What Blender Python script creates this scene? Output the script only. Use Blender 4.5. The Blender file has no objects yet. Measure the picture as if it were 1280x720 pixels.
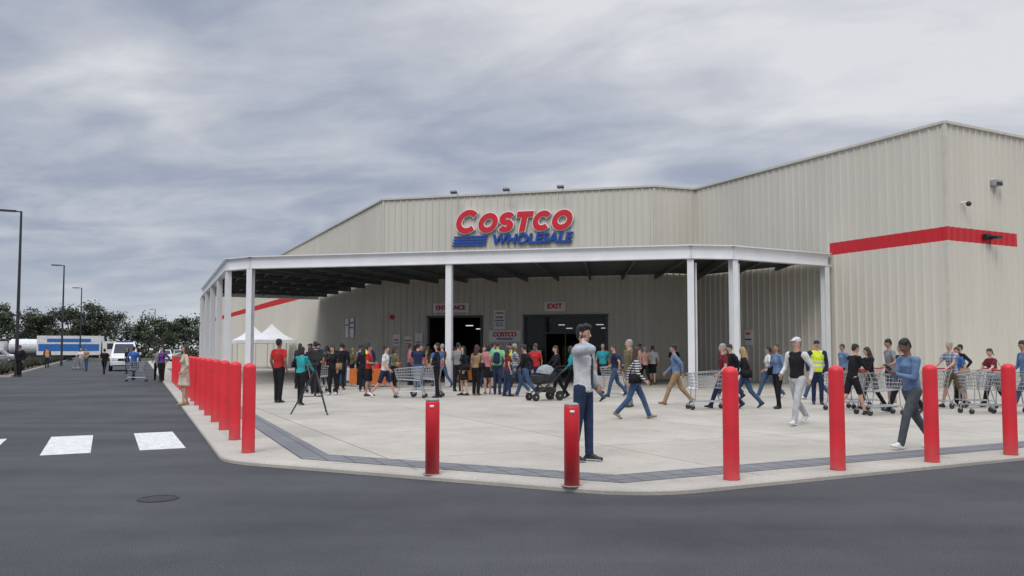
import bpy, bmesh, math, random
import numpy as np
from mathutils import Vector, Matrix, Euler
R=math.radians
random.seed(7)
scn=bpy.context.scene
COL=scn.collection
ZP=0.06  # plaza level
U=Vector((0.891,0.454,0)); V=Vector((-0.454,0.891,0)); VK=Vector((-.424,.906,0)).normalized()

# ------------------------------------------------------------ materials
def nodes(m):
    m.use_nodes=True
    nt=m.node_tree; nt.nodes.clear()
    out=nt.nodes.new('ShaderNodeOutputMaterial')
    b=nt.nodes.new('ShaderNodeBsdfPrincipled')
    nt.links.new(b.outputs[0],out.inputs[0])
    return nt,b
_mc={}
def mat(name,col,rough=0.6,var=0.12,scale=3.0,bump=0.0,bscale=20.0,metal=0.0,spec=0.5):
    if name in _mc: return _mc[name]
    m=bpy.data.materials.new(name); nt,b=nodes(m)
    tc=nt.nodes.new('ShaderNodeTexCoord')
    n=nt.nodes.new('ShaderNodeTexNoise'); n.inputs['Scale'].default_value=scale; n.inputs['Detail'].default_value=5
    nt.links.new(tc.outputs['Object'],n.inputs['Vector'])
    mx=nt.nodes.new('ShaderNodeMix'); mx.data_type='RGBA'
    mx.inputs[6].default_value=(*[max(0,c*(1-var)) for c in col],1)
    mx.inputs[7].default_value=(*[min(1,c*(1+var)) for c in col],1)
    mr=nt.nodes.new('ShaderNodeMapRange'); mr.inputs[1].default_value=.3; mr.inputs[2].default_value=.7
    nt.links.new(n.outputs[0],mr.inputs[0]); nt.links.new(mr.outputs[0],mx.inputs[0])
    nt.links.new(mx.outputs[2],b.inputs['Base Color'])
    b.inputs['Roughness'].default_value=rough; b.inputs['Metallic'].default_value=metal
    b.inputs['Specular IOR Level'].default_value=spec
    if bump>0:
        n2=nt.nodes.new('ShaderNodeTexNoise'); n2.inputs['Scale'].default_value=bscale; n2.inputs['Detail'].default_value=4
        nt.links.new(tc.outputs['Object'],n2.inputs['Vector'])
        bp=nt.nodes.new('ShaderNodeBump'); bp.inputs['Strength'].default_value=bump; bp.inputs['Distance'].default_value=.02
        nt.links.new(n2.outputs[0],bp.inputs['Height']); nt.links.new(bp.outputs[0],b.inputs['Normal'])
    _mc[name]=m; return m
def emis(name,col,s):
    m=bpy.data.materials.new(name); nt,b=nodes(m)
    b.inputs['Base Color'].default_value=(*col,1); b.inputs['Emission Color'].default_value=(*col,1); b.inputs['Emission Strength'].default_value=s
    return m
def fabric(col,kind='plain',col2=(.02,.02,.025)):
    key='fabric_%s_%.3f_%.3f_%.3f'%((kind,)+tuple(col))
    if key in _mc: return _mc[key]
    if kind=='plain':
        return mat(key,col,.9,.22,7,.8,14,spec=.2)
    m=mat(key,col,.9,.1,7,.5,14,spec=.2); nt=m.node_tree
    b=[n for n in nt.nodes if n.type=='BSDF_PRINCIPLED'][0]
    mx=[n for n in nt.nodes if n.type=='MIX'][0]
    tc=[n for n in nt.nodes if n.type=='TEX_COORD'][0]
    sp=nt.nodes.new('ShaderNodeSeparateXYZ'); nt.links.new(tc.outputs['Object'],sp.inputs[0])
    def band(out,freq):
        a=nt.nodes.new('ShaderNodeMath'); a.operation='MULTIPLY'; a.inputs[1].default_value=freq; nt.links.new(out,a.inputs[0])
        f=nt.nodes.new('ShaderNodeMath'); f.operation='FRACT'; nt.links.new(a.outputs[0],f.inputs[0])
        g=nt.nodes.new('ShaderNodeMath'); g.operation='GREATER_THAN'; g.inputs[1].default_value=.5; nt.links.new(f.outputs[0],g.inputs[0]); return g.outputs[0]
    f=band(sp.outputs[2],18 if kind=='stripe' else 12)
    if kind=='plaid':
        f2=band(sp.outputs[0],12); ad=nt.nodes.new('ShaderNodeMath'); ad.operation='ADD'; nt.links.new(f,ad.inputs[0]); nt.links.new(f2,ad.inputs[1])
        hf=nt.nodes.new('ShaderNodeMath'); hf.operation='MULTIPLY'; hf.inputs[1].default_value=.5; nt.links.new(ad.outputs[0],hf.inputs[0]); f=hf.outputs[0]
    m2=nt.nodes.new('ShaderNodeMix'); m2.data_type='RGBA'; nt.links.new(f,m2.inputs[0]); nt.links.new(mx.outputs[2],m2.inputs[6]); m2.inputs[7].default_value=(*col2,1)
    nt.links.new(m2.outputs[2],b.inputs['Base Color'])
    return m

# ------------------------------------------------------------ mesh builder
class MB:
    def __init__(s): s.v=[];s.f=[];s.m=[]
    def add(s,vs,fs,mi=0):
        o=len(s.v); s.v+= [tuple(x) for x in vs]; s.f+=[tuple(o+i for i in f) for f in fs]; s.m+=[mi]*len(fs)
    def box(s,c,size,mi=0,rot=0,M=None):
        x,y,z=[a/2 for a in size]
        vs=[Vector((i*x,j*y,k*z)) for k in(-1,1) for j in(-1,1) for i in(-1,1)]
        Rm=M if M is not None else Matrix.Rotation(rot,3,'Z')
        vs=[Rm@q+Vector(c) for q in vs]
        s.add(vs,[(0,2,3,1),(4,5,7,6),(0,1,5,4),(2,6,7,3),(0,4,6,2),(1,3,7,5)],mi)
    def beam(s,p0,p1,w,h,mi=0):
        p0=Vector(p0);p1=Vector(p1);d=p1-p0; d2=Vector((d.x,d.y,0)).normalized(); n=Vector((-d2.y,d2.x,0))*w/2
        z=Vector((0,0,h))
        vs=[p0-n-z,p0+n-z,p0+n,p0-n,p1-n-z,p1+n-z,p1+n,p1-n]
        s.add(vs,[(0,1,2,3),(7,6,5,4),(0,4,5,1),(3,2,6,7),(1,5,6,2),(0,3,7,4)],mi)
    def tube(s,p0,p1,r0,r1=None,n=8,mi=0,cap=True):
        if r1 is None:r1=r0
        p0=Vector(p0);p1=Vector(p1);d=(p1-p0)
        if d.length<1e-6:return
        q=d.to_track_quat('Z','Y')
        vs=[]
        for p,r in((p0,r0),(p1,r1)):
            for i in range(n):
                a=2*math.pi*i/n; vs.append(p+q@Vector((math.cos(a)*r,math.sin(a)*r,0)))
        fs=[(i,(i+1)%n,n+(i+1)%n,n+i) for i in range(n)]
        if cap: fs+=[tuple(range(n-1,-1,-1)),tuple(range(n,2*n))]
        s.add(vs,fs,mi)
    def path(s,pts,r,n=6,mi=0):
        for a,b in zip(pts[:-1],pts[1:]): s.tube(a,b,r,r,n,mi)
    def lathe(s,c,prof,n=20,mi=0,axis='Z'):
        c=Vector(c);vs=[]
        for r,z in prof:
            for i in range(n):
                a=2*math.pi*i/n; p=Vector((math.cos(a)*r,math.sin(a)*r,z))
                if axis=='X': p=Vector((p.z,p.x,p.y))
                if axis=='Y': p=Vector((p.x,p.z,p.y))
                vs.append(c+p)
        fs=[]
        for k in range(len(prof)-1):
            for i in range(n): fs.append((k*n+i,k*n+(i+1)%n,(k+1)*n+(i+1)%n,(k+1)*n+i))
        fs+=[tuple(range(n-1,-1,-1)),tuple(range((len(prof)-1)*n,len(prof)*n))]
        s.add(vs,fs,mi)
    def ell(s,c,r,mi=0,n=8,M=None):
        c=Vector(c);vs=[];k=n//2+1
        for j in range(k+1):
            t=math.pi*j/k
            for i in range(n):
                a=2*math.pi*i/n
                p=Vector((math.sin(t)*math.cos(a)*r[0],math.sin(t)*math.sin(a)*r[1],math.cos(t)*r[2]))
                vs.append(c+(M@p if M is not None else p))
        fs=[(j*n+i,(j+1)*n+i,(j+1)*n+(i+1)%n,j*n+(i+1)%n) for j in range(k) for i in range(n)]
        s.add(vs,fs,mi)
    def prism(s,pts,z0,z1,mi=0):
        n=len(pts); vs=[(p[0],p[1],z0) for p in pts]+[(p[0],p[1],z1) for p in pts]
        s.add(vs,[tuple(range(n-1,-1,-1)),tuple(range(n,2*n))]+[(i,(i+1)%n,n+(i+1)%n,n+i) for i in range(n)],mi)
    def obj(s,name,mats,parent=None,loc=(0,0,0),rot=0,smooth=False,bevel=0,autosm=None):
        me=bpy.data.meshes.new(name); me.from_pydata(s.v,[],s.f)
        for m in mats: me.materials.append(m)
        me.polygons.foreach_set('material_index',s.m); 
        if smooth: me.polygons.foreach_set('use_smooth',[True]*len(s.f))
        me.validate(); me.update()
        o=bpy.data.objects.new(name,me); COL.objects.link(o); o.location=loc; o.rotation_euler=(0,0,rot)
        if parent: o.parent=parent
        if bevel:
            b=o.modifiers.new('bevel','BEVEL'); b.width=bevel; b.segments=2; b.limit_method='ANGLE'
        return o
def inst(o,name,loc,rot,parent=None):
    c=bpy.data.objects.new(name,o.data); COL.objects.link(c); c.location=loc; c.rotation_euler=(0,0,rot); return c
def empty(name,loc=(0,0,0)):
    e=bpy.data.objects.new(name,None); COL.objects.link(e); e.location=loc; e.empty_display_size=.3; return e

# ------------------------------------------------------------ camera
cam=bpy.data.cameras.new('camera'); co=bpy.data.objects.new('camera',cam); COL.objects.link(co)
co.location=(0,0,1.60); co.rotation_euler=(R(93.0),0,0); cam.lens=28; cam.sensor_width=36; cam.shift_y=0.0195
cam.clip_end=3000; cam.clip_start=.05; scn.camera=co
scn.view_settings.view_transform='Standard'; scn.view_settings.look='None'; scn.view_settings.exposure=0

# ------------------------------------------------------------ world
w=bpy.data.worlds.new("World"); scn.world=w; w.use_nodes=True
nt=w.node_tree; nt.nodes.clear()
L=nt.links.new
def N(t,**k):
    n=nt.nodes.new(t)
    for a,b in k.items(): setattr(n,a,b)
    return n
out=N('ShaderNodeOutputWorld'); 
sky=N('ShaderNodeTexSky'); sky.sky_type='NISHITA'; sky.sun_disc=False; sky.sun_elevation=R(52); sky.sun_rotation=R(205); 
bg1=N('ShaderNodeBackground'); bg1.inputs[1].default_value=.1; L(sky.outputs[0],bg1.inputs[0])
tc=N('ShaderNodeTexCoord'); sp=N('ShaderNodeSeparateXYZ'); L(tc.outputs['Generated'],sp.inputs[0])
def math_(op,a,b=None,c=None):
    n=N('ShaderNodeMath',operation=op)
    for i,x in enumerate((a,b,c)):
        if x is None: continue
        if isinstance(x,(int,float)): n.inputs[i].default_value=x
        else: L(x,n.inputs[i])
    return n.outputs[0]
def mrange(src,a,b,c,d,smooth=True):
    n=N('ShaderNodeMapRange'); n.interpolation_type='SMOOTHSTEP' if smooth else 'LINEAR'
    for i,x in enumerate((a,b,c,d)): n.inputs[i+1].default_value=x
    L(src,n.inputs[0]); return n.outputs[0]
zc=math_('ADD',math_('MAXIMUM',sp.outputs[2],0.0),0.13)
px=math_('DIVIDE',sp.outputs[0],zc); py=math_('DIVIDE',sp.outputs[1],zc)
cb=N('ShaderNodeCombineXYZ'); L(math_('ADD',px,math_('MULTIPLY',py,.35)),cb.inputs[0]); L(math_('MULTIPLY',py,1.25),cb.inputs[1]); cb.inputs[2].default_value=3.1
def noise(sc_,det,ro,dist):
    n=N('ShaderNodeTexNoise'); n.inputs['Scale'].default_value=sc_; n.inputs['Detail'].default_value=det; n.inputs['Roughness'].default_value=ro; n.inputs['Distortion'].default_value=dist; L(cb.outputs[0],n.inputs['Vector']); return n.outputs[0]
n1=noise(.5,3,.5,.6); n2=noise(1.5,5,.5,.6); n3=noise(4.5,6,.58,.4)
s=math_('ADD',math_('ADD',math_('MULTIPLY',n1,.62),math_('MULTIPLY',n2,.46)),math_('MULTIPLY',n3,.16))
s=math_('SUBTRACT',s,.10)
s=math_('ADD',s,math_('MULTIPLY',sp.outputs[0],.15))
s=math_('ADD',s,mrange(sp.outputs[2],.14,.40,-.045,.055))
cr=N('ShaderNodeValToRGB'); e=cr.color_ramp; e.elements[0].position=.36; e.elements[0].color=(.275,.325,.435,1)
e.elements[1].position=.70; e.elements[1].color=(.74,.75,.78,1)
x=e.elements.new(.46); x.color=(.375,.415,.51,1)
x=e.elements.new(.57); x.color=(.53,.555,.62,1)
L(s,cr.inputs[0])
hz=mrange(sp.outputs[2],-.02,.13,.85,0)
mxh=N('ShaderNodeMix',data_type='RGBA'); L(hz,mxh.inputs[0]); L(cr.outputs[0],mxh.inputs[6]); mxh.inputs[7].default_value=(.64,.68,.74,1)
zen=mrange(sp.outputs[2],.42,.95,1.0,3.3)
bg2=N('ShaderNodeBackground'); L(mxh.outputs[2],bg2.inputs[0]); L(zen,bg2.inputs[1])
ms=N('ShaderNodeMixShader'); ms.inputs[0].default_value=.94; L(bg1.outputs[0],ms.inputs[1]); L(bg2.outputs[0],ms.inputs[2]); L(ms.outputs[0],out.inputs[0])
sl=bpy.data.lights.new('sun','SUN'); sl.energy=1.4; sl.angle=R(25); sl.color=(1,.96,.9)
so=bpy.data.objects.new('sun',sl); COL.objects.link(so)
el,az=R(52),R(205); S=Vector((math.sin(az)*math.cos(el),math.cos(az)*math.cos(el),math.sin(el)))
so.rotation_euler=(-S).to_track_quat('-Z','Y').to_euler()

# ------------------------------------------------------------ ground
def asphalt_mat():
    m=bpy.data.materials.new('asphalt'); nt,b=nodes(m); L=nt.links.new
    tc=nt.nodes.new('ShaderNodeTexCoord')
    a=nt.nodes.new('ShaderNodeTexNoise'); a.inputs['Scale'].default_value=.28; a.inputs['Detail'].default_value=8; a.inputs['Roughness'].default_value=.65; L(tc.outputs['Object'],a.inputs[0])
    f=nt.nodes.new('ShaderNodeTexNoise'); f.inputs['Scale'].default_value=85; f.inputs['Detail'].default_value=2; L(tc.outputs['Object'],f.inputs[0])
    mp=nt.nodes.new('ShaderNodeMapping'); mp.inputs['Rotation'].default_value=(0,0,R(-27)); mp.inputs['Scale'].default_value=(.10,.8,1); L(tc.outputs['Object'],mp.inputs[0])
    st=nt.nodes.new('ShaderNodeTexNoise'); st.inputs['Scale'].default_value=1.1; st.inputs['Detail'].default_value=4; L(mp.outputs[0],st.inputs[0])
    c1=nt.nodes.new('ShaderNodeMix'); c1.data_type='RGBA'; c1.inputs[6].default_value=(.032,.033,.037,1); c1.inputs[7].default_value=(.066,.067,.071,1)
    ad=nt.nodes.new('ShaderNodeMath'); ad.operation='MULTIPLY_ADD'; L(a.outputs[0],ad.inputs[0]); ad.inputs[1].default_value=1.5; L(st.outputs[0],ad.inputs[2])
    mr=nt.nodes.new('ShaderNodeMapRange'); mr.inputs[1].default_value=1.0; mr.inputs[2].default_value=1.55; L(ad.outputs[0],mr.inputs[0]); L(mr.outputs[0],c1.inputs[0])
    c2=nt.nodes.new('ShaderNodeMix'); c2.data_type='RGBA'; c2.blend_type='MULTIPLY'; c2.inputs[0].default_value=1
    cr=nt.nodes.new('ShaderNodeValToRGB'); cr.color_ramp.elements[0].position=.30; cr.color_ramp.elements[0].color=(.35,.35,.35,1); cr.color_ramp.elements[1].position=.74; cr.color_ramp.elements[1].color=(1.9,1.9,1.9,1)
    L(f.outputs[0],cr.inputs[0]); L(c1.outputs[2],c2.inputs[6]); L(cr.outputs[0],c2.inputs[7]); L(c2.outputs[2],b.inputs['Base Color'])
    b.inputs['Roughness'].default_value=.85
    bp=nt.nodes.new('ShaderNodeBump'); bp.inputs['Strength'].default_value=.7; bp.inputs['Distance'].default_value=.01; L(f.outputs[0],bp.inputs['Height']); L(bp.outputs[0],b.inputs['Normal'])
    return m
g=MB(); g.add([(-1500,-300,0),(1500,-300,0),(1500,2500,0),(-1500,2500,0)],[(0,1,2,3)]); g.obj('ground',[asphalt_mat()])

A=Vector((-4.08,11.33,0)); B=Vector((1.447,8.69,0)); U2=Vector((.897,.443,0)).normalized()
def isect(p,d,q,e):
    den=d.x*e.y-d.y*e.x; t=((q.x-p.x)*e.y-(q.y-p.y)*e.x)/den; return p+d*t
dirs=[-VK,(B-A).normalized(),U2]
def off(ds,far=110,fr=70):
    ln=[]
    for p,d,o in zip([A,A,B],dirs,ds): ln.append((p+Vector((-d.y,d.x,0))*o,d))
    a=isect(*ln[0],*ln[1]); b=isect(*ln[1],*ln[2])
    return [a+VK*far,a,b,b+U2*fr]
def fillet(pts,r,n=8):
    o=[pts[0]]
    for i in (1,2):
        p=pts[i]; d1=(pts[i-1]-p).normalized(); d2=(pts[i+1]-p).normalized(); ang=d1.angle(d2); t=r/math.tan(ang/2)
        a=p+d1*t; b=p+d2*t; c=p+(d1+d2).normalized()*(r/math.sin(ang/2))
        for k in range(n+1):
            q=a.lerp(b,k/n); q=c+(q-c).normalized()*r; o.append(q)
    o.append(pts[3]); return o
outer=fillet(off([0,0,0]),1.5); bev=fillet(off([.02]*3),1.5); inner=fillet(off([.32]*3),1.35)
def conc_mat(name,c,joint=0,rotz=R(27)):
    m=bpy.data.materials.new(name); nt,b=nodes(m); L=nt.links.new
    tc=nt.nodes.new('ShaderNodeTexCoord'); mp=nt.nodes.new('ShaderNodeMapping'); mp.inputs['Rotation'].default_value=(0,0,-rotz); L(tc.outputs['Object'],mp.inputs[0])
    a=nt.nodes.new('ShaderNodeTexNoise'); a.inputs['Scale'].default_value=.5; a.inputs['Detail'].default_value=8; a.inputs['Roughness'].default_value=.65; L(mp.outputs[0],a.inputs[0])
    f=nt.nodes.new('ShaderNodeTexNoise'); f.inputs['Scale'].default_value=45; f.inputs['Detail'].default_value=3; L(mp.outputs[0],f.inputs[0])
    mr=nt.nodes.new('ShaderNodeMapRange'); mr.inputs[1].default_value=.3; mr.inputs[2].default_value=.7; L(a.outputs[0],mr.inputs[0])
    c1=nt.nodes.new('ShaderNodeMix'); c1.data_type='RGBA'; c1.inputs[6].default_value=(*[x*.78 for x in c],1); c1.inputs[7].default_value=(*[x*1.12 for x in c],1); L(mr.outputs[0],c1.inputs[0])
    col=c1.outputs[2]
    c3=nt.nodes.new('ShaderNodeMix'); c3.data_type='RGBA'; c3.blend_type='MULTIPLY'; c3.inputs[0].default_value=1
    cr=nt.nodes.new('ShaderNodeValToRGB'); cr.color_ramp.elements[0].position=.35; cr.color_ramp.elements[0].color=(.86,.86,.86,1); cr.color_ramp.elements[1].position=.6; cr.color_ramp.elements[1].color=(1.04,1.04,1.04,1); L(f.outputs[0],cr.inputs[0]); L(col,c3.inputs[6]); L(cr.outputs[0],c3.inputs[7]); col=c3.outputs[2]
    if joint:
        br=nt.nodes.new('ShaderNodeTexBrick'); br.offset=0; br.inputs['Scale'].default_value=1; br.inputs['Brick Width'].default_value=joint; br.inputs['Row Height'].default_value=joint
        br.inputs['Mortar Size'].default_value=.012; br.inputs['Color1'].default_value=(1,1,1,1); br.inputs['Color2'].default_value=(.91,.91,.91,1); br.inputs['Mortar'].default_value=(.4,.39,.38,1)
        L(mp.outputs[0],br.inputs[0])
        c2=nt.nodes.new('ShaderNodeMix'); c2.data_type='RGBA'; c2.blend_type='MULTIPLY'; c2.inputs[0].default_value=1; L(col,c2.inputs[6]); L(br.outputs[0],c2.inputs[7]); col=c2.outputs[2]
        v=nt.nodes.new('ShaderNodeTexNoise'); v.inputs['Scale'].default_value=2.2; v.inputs['Detail'].default_value=3; L(mp.outputs[0],v.inputs[0])
        vr=nt.nodes.new('ShaderNodeMapRange'); vr.inputs[1].default_value=.62; vr.inputs[2].default_value=.76; vr.inputs[3].default_value=0; vr.inputs[4].default_value=.28; L(v.outputs[0],vr.inputs[0])
        c4=nt.nodes.new('ShaderNodeMix'); c4.data_type='RGBA'; L(vr.outputs[0],c4.inputs[0]); L(col,c4.inputs[6]); c4.inputs[7].default_value=(.14,.13,.12,1); col=c4.outputs[2]
    L(col,b.inputs['Base Color']); b.inputs['Roughness'].default_value=.8
    return m
m_conc=conc_mat('plaza_concrete',(.46,.42,.355),3.6); m_kerb=conc_mat('kerb_concrete',(.46,.425,.37)); m_tac=conc_mat('tactile_pavers',(.19,.19,.20),.3,R(25))
n=len(inner)
g=MB()
vs=[(p.x,p.y,ZP) for p in inner]+[tuple((inner[-1]+V*90).xy)+(ZP,)]
g.add(vs,[tuple(range(len(vs)))]); g.obj('concrete_plaza',[m_conc])
g=MB()
for k in range(n-1):
    o0,o1,b0,b1,i0,i1=outer[k],outer[k+1],bev[k],bev[k+1],inner[k],inner[k+1]
    g.add([(o0.x,o0.y,-.01),(o1.x,o1.y,-.01),(o1.x,o1.y,ZP-.02),(o0.x,o0.y,ZP-.02),(b1.x,b1.y,ZP),(b0.x,b0.y,ZP),(i1.x,i1.y,ZP),(i0.x,i0.y,ZP)],[(0,1,2,3),(3,2,4,5),(5,4,6,7)])
g.obj('kerb',[m_kerb])
g=MB(); ta=off([1.0,.48,.62],60); tb=off([1.45,1.02,1.15],60)
for k in range(3): g.add([(p.x,p.y,ZP+.005) for p in (ta[k],ta[k+1],tb[k+1],tb[k])],[(0,1,2,3)])
g.obj('tactile_paving',[m_tac])

def paint_mat():
    m=mat('road_paint',(.66,.66,.64),.6,.12,5,.2,60); nt=m.node_tree; L=nt.links.new
    b=[q for q in nt.nodes if q.type=='BSDF_PRINCIPLED'][0]; mx=[q for q in nt.nodes if q.type=='MIX'][0]; tc=[q for q in nt.nodes if q.type=='TEX_COORD'][0]
    f=nt.nodes.new('ShaderNodeTexNoise'); f.inputs['Scale'].default_value=16; f.inputs['Detail'].default_value=8; L(tc.outputs['Object'],f.inputs[0])
    r=nt.nodes.new('ShaderNodeMapRange'); r.inputs[1].default_value=.54; r.inputs[2].default_value=.70; r.inputs[4].default_value=.7; L(f.outputs[0],r.inputs[0])
    c=nt.nodes.new('ShaderNodeMix'); c.data_type='RGBA'; L(r.outputs[0],c.inputs[0]); L(mx.outputs[2],c.inputs[6]); c.inputs[7].default_value=(.14,.14,.14,1); L(c.outputs[2],b.inputs['Base Color']); return m
m_paint=paint_mat()
g=MB()
for k in range(0,9):
    c=Vector((-6.27,14.2,0))-U*(1.37*k)
    a=c-U*.34-V*1.45
    g.add([(q.x,q.y,.004) for q in (a,a+U*.68,a+U*.68+V*2.9,a+V*2.9)],[(0,1,2,3)])
g.obj('zebra_crossing',[m_paint])
g=MB(); a=Vector((-5.15,8.05,0)); g.add([(q.x,q.y,.004) for q in (a,a-U*3,a-U*3-V*.12,a-V*.12)],[(0,1,2,3)]); g.obj('stop_line',[m_paint])
g=MB()
g.lathe((-3.8,8.65,0),[(.21,.0),(.21,.008),(.18,.009),(.18,.006),(.0,.006)],28); g.obj('manhole_cover',[mat('cast_iron',(.022,.021,.020),.6,.2,20,.5,50)])

# ------------------------------------------------------------ bollards
def red_mat():
    m=mat('red_bollard_paint',(.68,.016,.030),.5,.12,2.5,.2,4); nt=m.node_tree; L=nt.links.new
    b=[q for q in nt.nodes if q.type=='BSDF_PRINCIPLED'][0]; mx=[q for q in nt.nodes if q.type=='MIX'][0]; tc=[q for q in nt.nodes if q.type=='TEX_COORD'][0]
    sp=nt.nodes.new('ShaderNodeSeparateXYZ'); L(tc.outputs['Object'],sp.inputs[0])
    f=nt.nodes.new('ShaderNodeTexNoise'); f.inputs['Scale'].default_value=9; f.inputs['Detail'].default_value=7; L(tc.outputs['Object'],f.inputs[0])
    h=nt.nodes.new('ShaderNodeMapRange'); h.inputs[1].default_value=0; h.inputs[2].default_value=.35; h.inputs[3].default_value=.55; h.inputs[4].default_value=.04; L(sp.outputs[2],h.inputs[0])
    mu=nt.nodes.new('ShaderNodeMath'); mu.operation='MULTIPLY'; L(h.outputs[0],mu.inputs[0]); L(f.outputs[0],mu.inputs[1])
    c=nt.nodes.new('ShaderNodeMix'); c.data_type='RGBA'; L(mu.outputs[0],c.inputs[0]); L(mx.outputs[2],c.inputs[6]); c.inputs[7].default_value=(.22,.19,.16,1); L(c.outputs[2],b.inputs['Base Color']); return m
m_red=red_mat()
m_cap=mat('bollard_cap',(.30,.29,.28),.4,.1)
def bollard_mesh(short):
    g=MB()
    if short:
        g.lathe((0,0,0),[(.088,0),(.088,.885),(.083,.90)],24,0); g.lathe((0,0,.9005),[(.083,0),(.085,.02),(.06,.035),(.0,.036)],24,1); g.lathe((0,0,0),[(.12,0),(.12,.006),(.09,.007)],24,1)
        g.box((0,-.0885,.84),(.05,.006,.03),2)
    else:
        r=.095; pr=[(r+.004,0),(r+.004,.01),(r,.03),(r,1.26)]+[(r*math.cos(t),1.26+r*.85*math.sin(t)) for t in [R(a) for a in(15,30,45,60,75,88)]]
        g.lathe((0,0,0),pr,28,0)
    o=g.obj('bollard',[m_red,m_cap,mat('sticker',(.8,.8,.8))],smooth=True)
    for p in o.data.polygons: p.use_smooth = abs(p.normal.z)<.95 and len(p.vertices)==4
    return o
bl=bollard_mesh(False)
pts=[(2.61,9.56),(4.19,10.33),(5.78,11.05),(7.33,11.8)]+[(7.33+U2.x*1.75*k,11.8+U2.y*1.75*k) for k in range(1,10)]
pts+=[(-3.96+VK.x*1.88*k,12.05+VK.y*1.88*k) for k in range(0,16)]
for i,(x,y) in enumerate(pts):
    if i==0: bl.location=(x,y,ZP)
    else: inst(bl,'bollard',(x,y,ZP),random.uniform(0,6))
bs=bollard_mesh(True); bs.name='short_bollard'; bs.location=(-.99,9.98,ZP); inst(bs,'short_bollard',(.68,9.13,ZP),0)

# ------------------------------------------------------------ building
def wallmat(name,c,v=.04):
    m=bpy.data.materials.new(name); nt,b=nodes(m); L=nt.links.new
    tc=nt.nodes.new('ShaderNodeTexCoord'); mp=nt.nodes.new('ShaderNodeMapping'); mp.inputs['Scale'].default_value=(.8,.8,.15); L(tc.outputs['Object'],mp.inputs[0])
    a=nt.nodes.new('ShaderNodeTexNoise'); a.inputs['Scale'].default_value=.8; a.inputs['Detail'].default_value=6; L(mp.outputs[0],a.inputs[0])
    c1=nt.nodes.new('ShaderNodeMix'); c1.data_type='RGBA'; c1.inputs[6].default_value=(*[x*(1-v) for x in c],1); c1.inputs[7].default_value=(*[min(1,x*(1+v)) for x in c],1)
    mr=nt.nodes.new('ShaderNodeMapRange'); mr.inputs[1].default_value=.35; mr.inputs[2].default_value=.65; L(a.outputs[0],mr.inputs[0]); L(mr.outputs[0],c1.inputs[0])
    L(c1.outputs[2],b.inputs['Base Color']); b.inputs['Roughness'].default_value=.5
    return m
m_wall=wallmat('cream_metal_cladding',(.625,.595,.515)); m_stripe=wallmat('red_metal_cladding',(.56,.02,.03)); m_trim=mat('cream_trim',(.58,.555,.48),.5,.06)
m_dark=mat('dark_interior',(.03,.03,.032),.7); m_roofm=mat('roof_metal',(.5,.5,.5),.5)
PITCH=.38
def ribbed(g,P0,P1,s0,s1,z0,z1,mi=0,proud=0.0):
    d=(P1-P0).normalized(); nrm=Vector((d.y,-d.x,0))
    prof=[(0,0),(.27,0),(.295,.048),(.345,.048),(.37,0)]
    k=int(s0//PITCH)
    def f(s):
        q=s%PITCH
        pp=prof+[(PITCH,0)]
        for (a,x),(b_,y) in zip(pp[:-1],pp[1:]):
            if a<=q<=b_: return x+(y-x)*(q-a)/(b_-a)
        return 0
    S=[s0]
    while k*PITCH<s1:
        for a,_ in prof:
            s_=k*PITCH+a
            if s0+1e-4<s_<s1-1e-4: S.append(s_)
        k+=1
    S.append(s1)
    vs=[]
    for s_ in S:
        p=P0+d*s_+nrm*(f(s_)+proud); vs+=[(p.x,p.y,z0),(p.x,p.y,z1)]
    g.add(vs,[(2*i,2*i+2,2*i+3,2*i+1) for i in range(len(S)-1)],mi)
C0=Vector((-7.4,45.5,0)); C1=Vector((7.5,41.7,0)); C2=Vector((9.86,42.5,0)); C3=Vector((16.42,29.85,0)); C4=C3+U*70; CL=C0+V*100
HT=10.24
store=empty('warehouse_store',(0,40,0)); 
def child(o,p): 
    o.parent=p; o.matrix_parent_inverse=Matrix.Translation(-Vector(p.location)); return o
g=MB()
Lw=(C0-CL).length; sc=Lw-14.7
z1s,z2s=5.72,6.25
ribbed(g,CL,C0,0,sc,ZP-.05,z1s); ribbed(g,CL,C0,0,sc,z1s,z2s,1); ribbed(g,CL,C0,0,sc,z2s,HT); ribbed(g,CL,C0,sc,Lw,ZP-.05,HT)
Lf=(C1-C0).length; D1=(2.78,5.96); D2=(8.31,12.88); DZ=3.42
ribbed(g,C0,C1,0,Lf,DZ,HT)
for a,b in((0,D1[0]),(D1[1],D2[0]),(D2[1],Lf)): ribbed(g,C0,C1,a,b,ZP-.05,DZ)
ribbed(g,C1,C2,0,(C2-C1).length,ZP-.05,HT)
Lr=(C3-C2).length; sw=Lr-5.45
ribbed(g,C2,C3,0,sw,ZP-.05,HT); ribbed(g,C2,C3,sw,Lr,ZP-.05,z1s); ribbed(g,C2,C3,sw,Lr,z1s,z2s,1); ribbed(g,C2,C3,sw,Lr,z2s,HT)
L4=(C4-C3).length; se=4.35
ribbed(g,C3,C4,0,se,ZP-.05,z1s); ribbed(g,C3,C4,0,se,z1s,z2s,1); ribbed(g,C3,C4,0,se,z2s,HT); ribbed(g,C3,C4,se,L4,ZP-.05,HT)
child(g.obj('walls',[m_wall,m_stripe]),store)
g=MB()
bk=C4+V*90
g.add([(p.x,p.y,HT-.25) for p in(CL,C0,C1,C2,C3,C4,bk)],[(0,1,2,3,4,5,6)],0)
g.add([(CL.x,CL.y,0),(bk.x,bk.y,0),(bk.x,bk.y,HT),(CL.x,CL.y,HT)],[(0,1,2,3)],1); g.add([(C4.x,C4.y,0),(bk.x,bk.y,0),(bk.x,bk.y,HT),(C4.x,C4.y,HT)],[(0,1,2,3)],1)
child(g.obj('roof',[m_roofm,m_wall]),store)
g=MB()
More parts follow.
